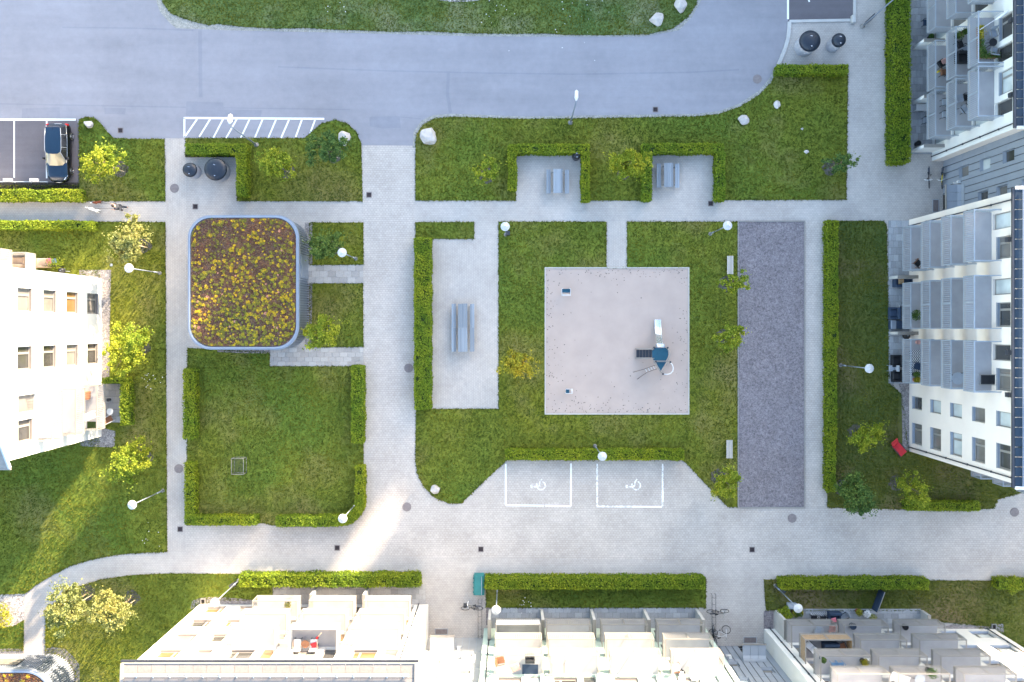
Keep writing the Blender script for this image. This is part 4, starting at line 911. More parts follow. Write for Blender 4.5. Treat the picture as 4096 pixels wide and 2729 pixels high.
# ================= SHEDS with flowering roofs =================
def rrect(x0,y0,x1,y1,rad,n=9):
    P=[]
    for cx_,cy_,a0 in ((x1-rad,y1-rad,0),(x0+rad,y1-rad,90),(x0+rad,y0+rad,180),(x1-rad,y0+rad,270)):
        for i in range(n+1): a=math.radians(a0+90*i/n); P.append((cx_+rad*math.cos(a),cy_+rad*math.sin(a)))
    return P
def shed(x0,y0,x1,y1,h,rad,label,door=None,ncl=820,win=None):
    t=thing('bike_shed',label,'shed',((x0+x1)/2,(y0+y1)/2,0)); ox,oy=t.location.x,t.location.y
    R=[(x-ox,y-oy) for x,y in rrect(x0+.22,y0+.22,x1-.22,y1-.22,rad-.2)]
    m=MB(); m.prism(R,0,h-.1); m.ob('wall',M['clad_dark'],t)
    # battens all round
    per=[(x-ox,y-oy) for x,y in rrect(x0+.12,y0+.12,x1-.12,y1-.12,rad-.1)]; pts=[]; L=0
    seg=[(Vector(per[i]),Vector(per[(i+1)%len(per)])) for i in range(len(per))]; tot=sum((b-a).length for a,b in seg); nb=int(tot/.19); step=tot/nb; acc=0; k=0
    bm=MB().box(-.045,-.05,.08,.045,.05,h-.06).mesh('batten',M['metal_blue'])
    for a,b in seg:
        l=(b-a).length
        while k*step<acc+l-1e-9:
            p=a.lerp(b,(k*step-acc)/l); d=(b-a).normalized(); skip=False
            if door and abs(p.x-door[0])<.35 and door[1]<p.y<door[2]: skip=True
            if not skip: link('batten',bm,t,loc=(p.x,p.y,0),rz=math.atan2(d.y,d.x))
            k+=1
        acc+=l
    if door:
        m=MB(); m.box(door[0]-.06,door[1],.05,door[0]+.03,door[2],2.35); dd=m.ob('door',M['metal_blue'],t)
        m=MB(); m.bar((door[0]+.06,door[1]+.2,1.0),(door[0]+.06,door[1]+.2,1.25),.04); m.ob('handle',M['steel'],dd)
    if win:
        m=MB(); m.box(win[0],win[2]-.02,1.2,win[1],win[2]+.06,2.3); ww=m.ob('window',M['metal_dark'],t); m=MB(); m.box(win[0]+.06,win[2]+.06,1.26,win[1]-.06,win[2]+.075,2.24); m.ob('pane',M['pane_mid'],ww)
    # rim
    def rim(i0,i1,z0,z1_,name,mat):
        Ao=[(x-ox,y-oy) for x,y in rrect(x0+i0,y0+i0,x1-i0,y1-i0,rad-i0*.6)]; Ai=[(x-ox,y-oy) for x,y in rrect(x0+i1,y0+i1,x1-i1,y1-i1,rad-i1*.6)]
        n=len(Ao); vs=[(x,y,z0) for x,y in Ao]+[(x,y,z1_) for x,y in Ao]+[(x,y,z1_) for x,y in Ai]+[(x,y,z0) for x,y in Ai]
        fs=[]
        for i in range(n):
            j=(i+1)%n; fs+= [(i,j,n+j,n+i),(n+i,n+j,2*n+j,2*n+i),(2*n+i,2*n+j,3*n+j,3*n+i),(3*n+i,3*n+j,j,i)]
        m=MB(); m.add(vs,fs); m.ob(name,M[mat],t)
    rim(0,.09,h-.32,h-.02,'fascia','metal_blue'); rim(.09,.20,h-.1,h+.05,'roof_rim','metal_blue')
    m=MB(); m.prism([(x-ox,y-oy) for x,y in rrect(x0+.24,y0+.24,x1-.24,y1-.24,rad-.15)],h-.08,h-.02); m.ob('roof_bed',M['substrate'],t)
    poly=[(x-ox,y-oy) for x,y in rrect(x0+.27,y0+.27,x1-.27,y1-.27,rad-.15)]
    hx,hy=(x1-x0)/2,(y1-y0)/2
    def scat(n):
        x=RNG.uniform(-hx,hx,n); y=RNG.uniform(-hy,hy,n); k=inside(poly,x,y); return x[k],y[k]
    x,y=scat(int((x1-x0)*(y1-y0)*620)); z=h-.01+RNG.uniform(0,.05,len(x))
    link('sedum_carpet',quads_mesh('sedum_carpet',leaves(np.stack([x,y,z],1),.085,.4),M['sedum']),t,kind='stuff')
    for nm,mt,cnt,rr in (('sedum_flowers','sedum_y',int(ncl*.62),(.05,.17)),('sedum_green','sedum_g',int(ncl*1.15),(.05,.18)),('sedum_blossom','sedum_p',int(ncl*.035)+2,(.07,.13))):
        x,y=scat(int(cnt*3)); dens=.35+.65/(1+np.exp((y+(.15*hy)+.9*np.sin(x*1.1))*.9/hy*3)); dens=dens*(.55+.45*np.exp(-((x-.25*hx)/(hx*.7))**2)); k=RNG.uniform(0,1,len(x))<dens*.62; x,y=x[k][:cnt],y[k][:cnt]; P=[]
        for a_,b_ in zip(x,y):
            R_=RNG.uniform(*rr)*RNG.uniform(.6,1.1); n=int(120*(R_/.2)**2)+14; rd=R_*RNG.uniform(0,1,n)**.5; an=RNG.uniform(0,2*math.pi,n); P.append(np.stack([a_+rd*np.cos(an),b_+rd*np.sin(an),h+.03+.10*(1-(rd/R_)**2)*RNG.uniform(.3,1,n)],1))
        P=np.concatenate(P); P=P[inside(poly,P[:,0],P[:,1])]
        link(nm,quads_mesh(nm,leaves(P,.05,1.5),M[mt]),t,kind='stuff')
    return t
a=g(751,860.5,3.3); b=g(1196,1399,3.3)
shed(a[0],b[1],b[0],a[1],3.3,1.75,'rounded bike shed with a flowering yellow sedum roof and slatted metal walls',door=((b[0]-a[0])/2-.12,.4,2.15))
shed(-44,-37,-34.9,-26.0,3.3,2.0,'sunlit rounded shed with a sedum roof at the bottom left corner',win=(-1.2,1.2,5.5-.1),ncl=300)
# ================= unseen blockers added to the north-east, stepped to shape the long evening shade =================
av=Vector((.559,.829)); sv=Vector((.829,-.559)); TN=math.tan(SUN_EL)
def shade_block(s0,s1,edge,w0,label):
    h=(w0-edge)*TN; t=thing('apartment_building',label,'apartment building'); c=av*(w0+6)+sv*((s0+s1)/2); t.location=(c.x,c.y,0); t.rotation_euler=(0,0,math.atan2(sv.y,sv.x))  # added out-of-view blocker; height follows from the wanted shadow edge
    L=(s1-s0)/2; m=MB(); m.box(-L,-6,0,L,6,h-.4); m.ob('wall',M['render_white'],t)
    m=MB(); m.box(-L,-6.2,h-.4,L,6.2,h); m.ob('roof',M['roof_grey'],t)
    if L>1.5:
        wm=MB().box(-.6,-.05,0,.6,.05,1.4).mesh('window',M['pane_dark'])
        for k in range(int(h/2.9)):
            for i in range(int(2*L/3)): link('window',wm,t,loc=(-L+1.5+i*3,-6.02,.9+2.9*k))
i=0
for s0,s1,e,l in ((-80,-25,-13.5,'long unseen shade blocker added beyond the road, north of the site'),(-25,-19.5,-25,'narrow unseen shade blocker added beside the long one'),(-19.5,-9,-38,'tall white unseen shade blocker added beyond the road'),(-9,-5.6,-29,'first stepped piece of the unseen shade blocker row'),(-5.6,-4.2,-25,'low piece of the unseen shade blocker row, letting sun through'),(-4.2,-1.0,-30,'second stepped piece of the unseen shade blocker row'),(-1.0,1.0,-17,'lowest piece of the unseen shade blocker row, letting a sun strip through'),(1.0,6,-29,'third stepped piece of the unseen shade blocker row'),(6,29,-35,'wide tall unseen shade blocker added north-east of the site'),(29,41.5,-58,'tall unseen shade blocker added east of the upper right block'),(41.5,75,-17,'lower unseen shade blocker added east of the upper right block')):
    shade_block(s0,s1,e,62 if s0<29 else 66,l)
# ================= OBJECTS =================
def lamp(px_,lab,hgt=5.3,sign=False,z0=0):
    X,Y=g(*px_); t=thing('park_lamp',lab,'lamp',(X,Y,0),0,'park lamps with round white tops')
    m=MB(); m.lathe([(.16,0),(.16,.05),(.13,.06),(.085,.07)],n=16); m.ob('base',M['metal_light'],t,True)
    m=MB(); m.tube([(0,0,.05),(0,0,1.1)],.06,10); m.tube([(0,0,1.1),(0,0,hgt-.15)],[.042,.038],10); m.ob('pole',M['metal_blue'],t,True)
    m=MB(); m.lathe([(.05,hgt-.32),(.11,hgt-.28),(.11,hgt-.1),(.05,hgt-.08)],n=16); m.ob('lantern',M['fab_white'],t,True)
    m=MB(); m.lathe([(.33,hgt-.07),(.345,hgt-.04),(.33,hgt-.01),(.12,hgt+.09),(.03,hgt+.15)],n=12); m.ob('shade',M['lamp_shade'],t)
    return t
for p_,l in (((639.6,1092),'park lamp beside the white left block, its shadow falling on the sunny lawn'),((651.5,1962.6),'park lamp between the left block lawn and the narrow footpath, lower left'),((955,2322),'park lamp at the left end of the hedge before the bottom left block'),((1989.5,2349),'park lamp standing in the lawn of the bottom middle block'),((3100,2343),'park lamp with a dark bin at its foot at bottom right'),((3361.7,1461),'park lamp right of the narrow low hedge near the right block'),((2840.6,935.7),'park lamp at the upper left corner of the gravel court'),((2022.9,939.2),'park lamp next to a small dark bin near the path crossing'),((2380,1784),'park lamp behind the hedge of the disabled parking bays'),((1425.6,2013),'park lamp at the curved hedge corner'),((1423.4,1035),'park lamp on the small lawn right of the flowering shed')): lamp(p_,l)
def street_lamp(px_,lab,hgt,dirv,L=.75,w=.17):
    X,Y=g(*px_); t=thing('street_lamp',lab,'street lamp',(X,Y,0),math.atan2(dirv[1],dirv[0]),'street lamps along the road')
    m=MB(); m.lathe([(.20,0),(.20,.05),(.12,.07),(.10,.3)],n=16); m.ob('base',M['metal_light'],t,True)
    m=MB(); m.tube([(0,0,.05),(0,0,2.2),(0,0,hgt-.1),(.06,0,hgt),(.2,0,hgt+.05)],[.075,.06,.045,.04,.035],10); m.ob('pole',M['metal_blue'],t,True)
    m=MB(); m.add([(.1,-.05,hgt),(.1,.05,hgt),(L*.4,w,hgt),(L*.4,-w,hgt),(L,w*.9,hgt+.02),(L,-w*.9,hgt+.02),(L+.1,0,hgt+.02),
      (.1,-.03,hgt+.1),(.1,.03,hgt+.1),(L*.4,w*.7,hgt+.17),(L*.4,-w*.7,hgt+.17),(L,w*.6,hgt+.13),(L,-w*.6,hgt+.13),(L+.05,0,hgt+.10)],
      [(0,3,2,1),(3,5,4,2),(5,6,4),(7,8,9,10),(10,9,11,12),(12,11,13),(0,1,8,7),(1,2,9,8),(2,4,11,9),(4,6,13,11),(6,5,12,13),(5,3,10,12),(3,0,7,10)]); m.ob('lamp_head',M['white_paint'],t)
    return t
street_lamp((1026,580),'street lamp leaning over the hatched bay at the upper left',6.2,(.1,1))
street_lamp((2281.6,490.8),'street lamp on the road verge in the upper middle',5.9,(.03,1),.8,.14)
street_lamp((3448.6,106),'tall street lamp at the path corner right of the two large bins',6.5,(.7,.7))
# dark plates beside lamps
def signplate(px_,lab,rz,w=.5,h=.62,z=.85,th=.12,mat='black'):
    X,Y=g(*px_); t=thing('litter_bin',lab,'bin',(X,Y,0),rz)
    m=MB(); m.rbox(-w/2,-th,z-h,w/2,th,z,.03); m.ob('body',M[mat],t)
    m=MB(); m.rbox(-w/2-.02,-th-.02,z,w/2+.02,th+.02,z+.05,.02); m.ob('lid',M['metal_dark'],t)
    m=MB(); m.tube([(0,0,0),(0,0,z-h+.02)],.03,6); m.ob('post',M['metal_grey'],t)
signplate((944,2329),'dark litter bin at the foot of the bottom left lamp',.5)
signplate((3115,2350),'dark litter bin at the foot of the bottom right lamp',-.6)
signplate((2031,937),'small dark litter bin at the foot of the lamp by the path crossing',0,.32,.6,.8,.14)
signplate((3470,86),'black slanted litter bin beside the tall street lamp top right',.78,.6,.7,.9,.1)
# underground waste bins
def molok(c,rad,hgt,lab,lid='lid',drum='drum'):
    t=thing('waste_bin',lab,'bin',(*c,0))
    m=MB(); m.lathe([(rad*.97,0),(rad*.97,.05),(rad*.93,.06),(rad*.93,hgt*.8)],n=40); m.ob('drum',M[drum],t,True)
    bm=MB().box(-.02,-.045,.06,.02,.045,hgt*.78).mesh('stave',M[drum]); n=int(2*math.pi*rad/.11)
    for i in range(n): a=i*2*math.pi/n; link('stave',bm,t,loc=(rad*.945*math.cos(a),rad*.945*math.sin(a),0),rz=a)
    m=MB(); m.lathe([(rad*1.0,hgt*.78),(rad*1.02,hgt*.80),(rad*1.0,hgt*.9),(rad*.93,hgt*.97),(rad*.6,hgt*1.05),(rad*.2,hgt*1.09),(.01,hgt*1.095)],n=40); m.ob('lid',M[lid],t,True)
    m=MB(); m.bar((-.08,rad*.35,hgt*1.08),(.08,rad*.32,hgt*1.08),.03); m.bar((-.03,-rad*.62,hgt*1.05),(.07,-rad*.62,hgt*1.05),.04); m.ob('handle',M['steel'],t)
def zc(k,x,y,sc,z=0): return g(k[0]+x*sc,k[1]+y*sc,z)
molok(zc((3100,0),600,985,.1913),.81,1.6,'largest dark-lidded waste bin on the paved corner top right')
molok(zc((3100,0),1190,970,.1913),.53,1.6,'smaller dark-lidded waste bin right of the largest one top right')
molok(zc((700,600),620,700,.1276),.56,1.15,'smaller dark-lidded waste bin beside the L-shaped hedge')
molok(zc((700,600),1410,680,.1276),.88,1.15,'large dark-lidded waste bin inside the L-shaped hedge')
molok(r(2,1602,1058),.30,.95,'small black round litter bin in the corner of the left picnic bay','black','metal_dark')
# boulders
def boulder(c,rx_,ry_,h,lab,seed,mat='rock'):
    rnd=random.Random(seed); t=bpy.data.meshes.new('boulder')
    import bmesh
    bm=bmesh.new(); bmesh.ops.create_icosphere(bm,subdivisions=3,radius=1)
    pl=[(Vector((rnd.gauss(0,1),rnd.gauss(0,1),rnd.gauss(0,.8))).normalized(),rnd.uniform(.55,.86)) for _ in range(13)]
    for v in bm.verts:
        p=v.co.copy()
        for nrm,d in pl:
            k=p.dot(nrm)
            if k>d: p-=nrm*(k-d)*.92
        p+=p.normalized()*rnd.uniform(-.018,.018); v.co=Vector((p.x*rx_*1.2,p.y*ry_*1.2,max(-.1,p.z*h*.75+h*.35)))
    bm.to_mesh(t); bm.free(); t.materials.append(M[mat])
    ob=link('boulder',t,loc=(*c,0),rz=rnd.uniform(-.3,.3)); tag(ob,lab,'boulder')
for x,y,a,b,h,l in ((618/1,925,.66,.72,.8,None),):
    boulder(r(2,618,925),.62,.72,.85,'largest pale boulder at the upper left corner of the picnic lawn',3)
boulder(r(1,2322,935),.52,.52,.75,'peach-tinted boulder at the lawn tip beside the lane mouth',5)
boulder(r(1,605,838),.34,.30,.5,'small smooth white boulder near the parked car',8)
boulder(r(2,2142,135),.57,.50,.65,'blocky boulder near the lower edge of the top verge',11)
boulder(r(2,2303,48),.46,.56,.7,'tall boulder at the right tip of the top verge',14)
boulder(r(3,465,810),.45,.34,.4,'flat pinkish boulder by the road on the upper right lawn',17)
boulder(r(3,693,708),.28,.30,.4,'small pink boulder above the flat one on the upper right lawn',20)
boulder(r(8,657,272),.38,.42,.4,'white egg-shaped boulder in the lawn corner by the lane',23)
boulder(r(3,888,1025),.18,.15,.2,'tiny white stone on the upper right lawn',26)
boulder(r(3,860,868),.10,.10,.1,'tiny grey stone above the white one on the upper right lawn',27)
# ---------------- picnic tables ----------------
PT=None
def picnic(c,lab,rz=0):
    global PT
    if PT is None:
        t=thing('picnic_table',lab,'picnic table',(0,0,0),0,'weathered picnic tables'); L=.95
        pl=MB().rbox(-.068,-L,0,.068,L,.04,.006).mesh('plank',M['wood_grey'])
        pl2=MB().rbox(-.083,-L,0,.083,L,.04,.006).mesh('bench_plank',M['wood_grey'])
        for i in range(5): link('plank',pl,t,loc=((i-2)*.148,random.uniform(-.02,.02),.72))
        for s in (-1,1):
            for j in range(2): link('bench_plank',pl2,t,loc=(s*(.64+j*.18),random.uniform(-.015,.015),.43))
        for y in (-.72,.72):
            m=MB(); m.bar((-.8,y,.40),(.8,y,.40),.05,.06); m.bar((-.35,y,.69),(.35,y,.69),.05,.06); m.bar((-.3,y,.69),(-.6,y,0),.05); m.bar((.3,y,.69),(.6,y,0),.05); m.ob('frame',M['metal_light'],t)
        PT=t; o_=t
    else: o_=copy_tree(PT)
    o_.location=(*c,0); o_.rotation_euler=(0,0,rz); o_['label']=lab; return o_
picnic(r(2,1482,1218,.7),'weathered picnic table in the left picnic bay beside the black bin')
picnic(r(2,2226,1178,.7),'weathered picnic table in the right picnic bay')
picnic(r(5,842,695,.7),'upper table of the pair on the long paved rectangle')
picnic(r(5,842,857,.7),'lower table of the pair on the long paved rectangle',.01)
def bench(c,lab,rz=0,L=1.45):
    t=thing('park_bench',lab,'bench',(*c,0),rz,'benches beside the gravel court')
    pl=MB().rbox(-.055,-L/2,0,.055,L/2,.04,.006).mesh('seat_plank',M['wood_pale'])
    for i in range(4): link('seat_plank',pl,t,loc=((i-1.5)*.125,0,.44))
    for y in (-L*.36,L*.36): m=MB(); m.bar((-.22,y,.42),(.22,y,.42),.05,.04); m.bar((-.2,y,.42),(-.2,y,0),.05); m.bar((.2,y,.42),(.2,y,0),.05); m.ob('leg',M['metal_dark'],t)
bench(r(6,378,354,.45),'pale slatted bench by the top of the gravel court, under the thin tree'); bench(r(9,373,2,.45),'pale slatted bench by the lower part of the gravel court')
# ---------------- playground tower with slide ----------------
PS=.17857
def pg(x,y,z=0): return g(2500+x*PS,1250+y*PS,z)
o0=pg(780,950); T=thing('slide_tower','steel playground tower with a slide, blue platform and hoop in the sand pit','playground slide',(*o0,0))
def L_(x,y,z): p=pg(x,y,z); return (p[0]-o0[0],p[1]-o0[1],z)
hp=1.35
def plate(pts,z,name,mat,th=.05):
    m=MB(); m.prism([L_(x,y,z)[:2] for x,y in pts],z-th,z); return m.ob(name,M[mat],T)
plate([(605,850),(640,840),(650,790),(930,795),(965,860),(975,940),(960,1010),(915,1080),(650,1075),(610,1030)],hp,'platform','navy')
plate([(690,1112),(925,1112),(800,1315)],hp-.25,'lower_platform','navy')
m=MB(); m.bar(L_(670,1095,hp-.1),L_(990,1100,hp-.1),.10,.05); m.ob('step_edge',M['metal_light'],T)
for i,(x,y) in enumerate(((650,785),(955,792),(690,1100),(1015,1112),(850,1378))):
    m=MB(); m.tube([L_(x,y,0),L_(x,y,hp+.95)],.055,12); pp=m.ob('post',M['metal_dark'],T,True)
    a=L_(x,y,hp+.95); m=MB(); m.lathe([(.07,a[2]),(.075,a[2]+.05),(.04,a[2]+.1)],(a[0],a[1]),14); m.ob('post_cap',M['metal_dark'],pp,True)
# stairs on the left
for i in range(5):
    x0=255+i*70; z=hp*(i+1)/6.; m=MB(); 
    a=L_(x0,838,z); b=L_(x0+66,1010,z); m.box(a[0],min(a[1],b[1]),z-.03,b[0],max(a[1],b[1]),z); m.ob('stair_tread',M['metal_dark'],T)
for y in (815,1022):
    m=MB(); m.tube([L_(230,y,.0),L_(232,y,.75),L_(640,y+8,hp+.85),L_(650,y+8,hp)],.035,8); m.ob('handrail',M['metal_light'],T,True)
    m=MB(); m.bar(L_(240,y,.1),L_(620,y,hp-.05),.03,.14); m.ob('stringer',M['metal_light'],T)
m=MB(); m.tube([L_(935,800,hp+.8),L_(985,850,hp+.85),L_(1008,920,hp+.85),L_(1000,1000,hp+.85),L_(955,1085,hp+.8)],.04,8); m.ob('curved_rail',M['metal_light'],T,True)
m=MB()
for i in range(12):
    t_=i/11; x=935+70*math.sin(t_*math.pi)**.7; y=805+275*t_; m.tube([L_(x-12,y,hp),L_(x-6,y,hp+.8)],.012,5)
m.ob('balusters',M['metal_light'],T,kind='stuff')
for (a,b,c_,d) in ((640,1080,715,1190),(720,1190,815,1350),(640,1105,820,1362),(810,1355,860,1280),(985,1100,920,1190)):
    m=MB(); m.tube([L_(a,b,hp+.5),L_(c_,d,hp+.45)],.03,8); m.ob('guard_bar',M['metal_light'],T,True)
hoop=[(1025,1130),(1060,1170),(1082,1240),(1070,1315),(1020,1370),(940,1390),(865,1380)]
m=MB(); m.tube([L_(x,y,hp+.35) for x,y in hoop],.04,8); m.ob('hoop',M['white_paint'],T,True)
# rope ladder
for pts in (((680,1185),(560,1220),(430,1270),(180,1340)),((720,1265),(620,1295),(490,1345),(275,1495))):
    n=len(pts); m=MB(); m.tube([L_(x,y,hp*(1-i/(n-1))**1.0*.85+.03) for i,(x,y) in enumerate(pts)],.018,6); m.ob('climbing_rope',M['rope'],T,True)
for i,(a,b,c_,d) in enumerate(((455,1268,495,1345),(515,1240,560,1318),(575,1222,615,1298),(630,1205,672,1278))):
    m=MB(); z=.35+.2*i; m.tube([L_(a,b,z),L_(c_,d,z)],.022,6); m.ob('rung',M['white_paint'],T,True)
# slide chute
path=[(782,775,hp+.02),(775,700,hp-.05),(765,640,hp-.28),(757,560,hp-.58),(748,490,hp-.86),(738,420,.30),(730,330,.20),(727,240,.17),(726,160,.15)]
hw=.235; m=MB(); b=0; vs=[]
for (x,y,z) in path:
    p=L_(x,y,z); vs+= [(p[0]-hw,p[1],z+.16),(p[0]-hw+.03,p[1],z+.02),(p[0]-.1,p[1],z),(p[0]+.1,p[1],z),(p[0]+hw-.03,p[1],z+.02),(p[0]+hw,p[1],z+.16)]
fs=[]
for i in range(len(path)-1):
    for k in range(5): fs.append((i*6+k,i*6+k+1,i*6+k+7,i*6+k+6))
m.add(vs,fs); ch=m.ob('slide_chute',M['steel'],T); so_=ch.modifiers.new('s','SOLIDIFY'); so_.thickness=.02
m=MB(); m.tube([L_(735,770,hp+.6),L_(735,715,hp+.6),L_(862,715,hp+.6),L_(862,785,hp+.6)],.035,8); m.ob('slide_arch',M['white_paint'],T,True)
for x in (690,862):
    m=MB(); a=L_(x,790,hp); c2=L_(x,715,hp); m.bar((a[0],a[1],hp+.25),(c2[0],c2[1],hp+.2),.03,.5); m.ob('side_panel',M['metal_blue'],T)
# spring riders
def rider(c,rz,w,l,lab):
    t=thing('spring_rider',lab,'spring rider',(*c,.03),rz,'navy spring riders in the sand')
    m=MB(); pts=[(.09*math.cos(a*.7),.09*math.sin(a*.7),.02+a*.018) for a in range(24)]; m.tube(pts,.018,6); m.ob('spring',M['metal_dark'],t,True)
    m=MB(); m.rbox(-w/2,-l/2,.46,w/2,l/2,.52,.02); m.rbox(-w/2+.03,l/2-.05,.52,w/2-.03,l/2,.62,.01); m.ob('seat',M['navy'],t)
    m=MB()
    for y in (-l/2-.16,-l/2-.24): m.tube([(-w/2,y,.62),(w/2,y,.62)],.022,8)
    m.tube([(-w/2,-l/2-.26,.60),(-w/2,l/2,.56),(-w/2+.1,l/2+.05,.56)],.02,8); m.tube([(w/2,-l/2-.26,.60),(w/2,l/2,.56),(w/2-.1,l/2+.05,.56)],.02,8); m.ob('handle_frame',M['white_paint'],t,True)
rider(r(5,1537,527,.5),0,.68,.30,'wider navy spring rider in the upper left of the sand pit'); rider(r(5,1547,1202,.5),math.pi/2,.34,.28,'smaller navy spring rider in the lower left of the sand pit')
# ---------------- football goal ----------------
a=r(7,1577,160);b=r(7,1657,55); t=thing('football_goal','small square wire goal frame standing on the square lawn','goal',((a[0]+b[0])/2,(a[1]+b[1])/2,0)); w=(b[0]-a[0])/2;l=(b[1]-a[1])/2
m=MB()
for z in (.04,.75):
    for P_ in (((-w,-l,z),(w,-l,z)),((w,-l,z),(w,l,z)),((w,l,z),(-w,l,z)),((-w,l,z),(-w,-l,z))): m.tube(P_,.022,6)
for x in (-w,w):
    for y in (-l,l): m.tube([(x,y,.0),(x,y,.75)],.022,6)
m.ob('frame',M['metal_light'],t,True)
m=MB()
for i in range(1,12): x=-w+i*2*w/12; m.tube([(x,-l,.74),(x,l,.74)],.005,4,False)
for i in range(1,16): y=-l+i*2*l/16; m.tube([(-w,y,.74),(w,y,.74)],.005,4,False); m.tube([(w,y,.05),(w,y,.74)],.005,4,False)
m.ob('net',M['metal_dark'],t,kind='stuff')
# ---------------- teal grit bin ----------------
c=r(8,955,898); t=thing('grit_bin','teal green lidded grit bin at the hedge end by the lane','grit bin',(*c,0))
m=MB(); m.rbox(-.42,-.78,0,.38,.78,.62,.03); m.ob('tub',M['teal'],t)
m=MB(); m.add([(-.46,-.8,.62),(.42,-.8,.62),(.42,.8,.62),(-.46,.8,.62),(-.36,-.76,.80),(.18,-.76,.86),(.18,.76,.86),(-.36,.76,.80),(.40,-.78,.72),(.40,.78,.72)],[(0,1,8,5,4),(3,7,6,9,2),(0,4,7,3),(4,5,6,7),(5,8,9,6),(8,1,2,9)]); m.ob('lid',M['teal'],t)
for y in (-.55,-.2,.2,.55): m=MB(); m.rbox(-.50,y-.05,.60,-.40,y+.05,.72,.01); m.ob('lid_rib',M['teal'],t)
m=MB(); m.bar((.2,-.74,.87),(.2,.74,.87),.04,.03); m.ob('hinge',M['metal_blue'],t)
# ---------------- door mats ----------------
def mat_(x0,y0,x1,y1,lab,cb=True):
    w=abs(x1-x0)/2;l=abs(y1-y0)/2; t=thing('door_grate',lab,'door grate',((x0+x1)/2,(y0+y1)/2,.006))
    m=MB(); m.box(-w,-l,0,w,-l+.04,.02); m.box(-w,l-.04,0,w,l,.02); m.box(-w,-l+.04,0,-w+.04,l-.04,.02); m.box(w-.04,-l+.04,0,w,l-.04,.02); m.ob('frame',M['metal_grey'],t)
    m=MB(); n=int(2*w/.07)
    for i in range(n): x=-w+.05+i*(2*w-.1)/n; m.box(x,-l+.04,.0,x+.03,l-.04,.015)
    m.box(-w+.04,-l+.04,-.003,w-.04,l-.04,.002); m.ob('grid',M['manhole'],t)
a=q('b3',325,865);b=q('b3',513,778); mat_(*a,*b,'rectangular door grate at the entrance between bottom left and middle blocks')
a=q('b5',450,990);b=q('b5',640,897); mat_(*a,*b,'rectangular door grate at the entrance between bottom middle and right blocks')
a=q('s2',515,335);b=q('s2',573,220); mat_(*a,*b,'upright door grate at the entrance between the two right blocks')
# ---------------- parking posts and rail ----------------
for x,l in ((100,'left grey engine heater box at the end of a parking bay'),(275,'right grey engine heater box beside the parked car')):
    c=r(1,x,1226); t=thing('heater_post',l,'engine heater post',(*c,0)); m=MB(); m.tube([(0,0,0),(0,0,.8)],.03,8); m.ob('post',M['metal_grey'],t); m=MB(); m.rbox(-.36,-.12,.75,.30,.13,1.0,.04); m.ob('box',M['drum'],t)
a=r(1,-60,1222,.6);b=r(1,320,1222,.6); t=thing('guard_rail','low thin grey rail along the head of the parking bays','rail',((a[0]+b[0])/2,a[1],0)); hw_=(b[0]-a[0])/2
m=MB(); m.tube([(-hw_,0,.55),(hw_,0,.55)],.035,8); m.ob('rail',M['metal_grey'],t)
for k in range(4): m=MB(); m.tube([(-hw_+.3+k*(2*hw_-.6)/3,0,0),(-hw_+.3+k*(2*hw_-.6)/3,0,.55)],.03,6); m.ob('post',M['metal_grey'],t)
c=r(3,1198,138); t=thing('concrete_block','rounded concrete corner block by the parking bay top right','block',(*c,0)); m=MB(); m.rbox(-.15,-.3,0,.15,.3,.45,.06); m.ob('block',M['wall_conc'],t)
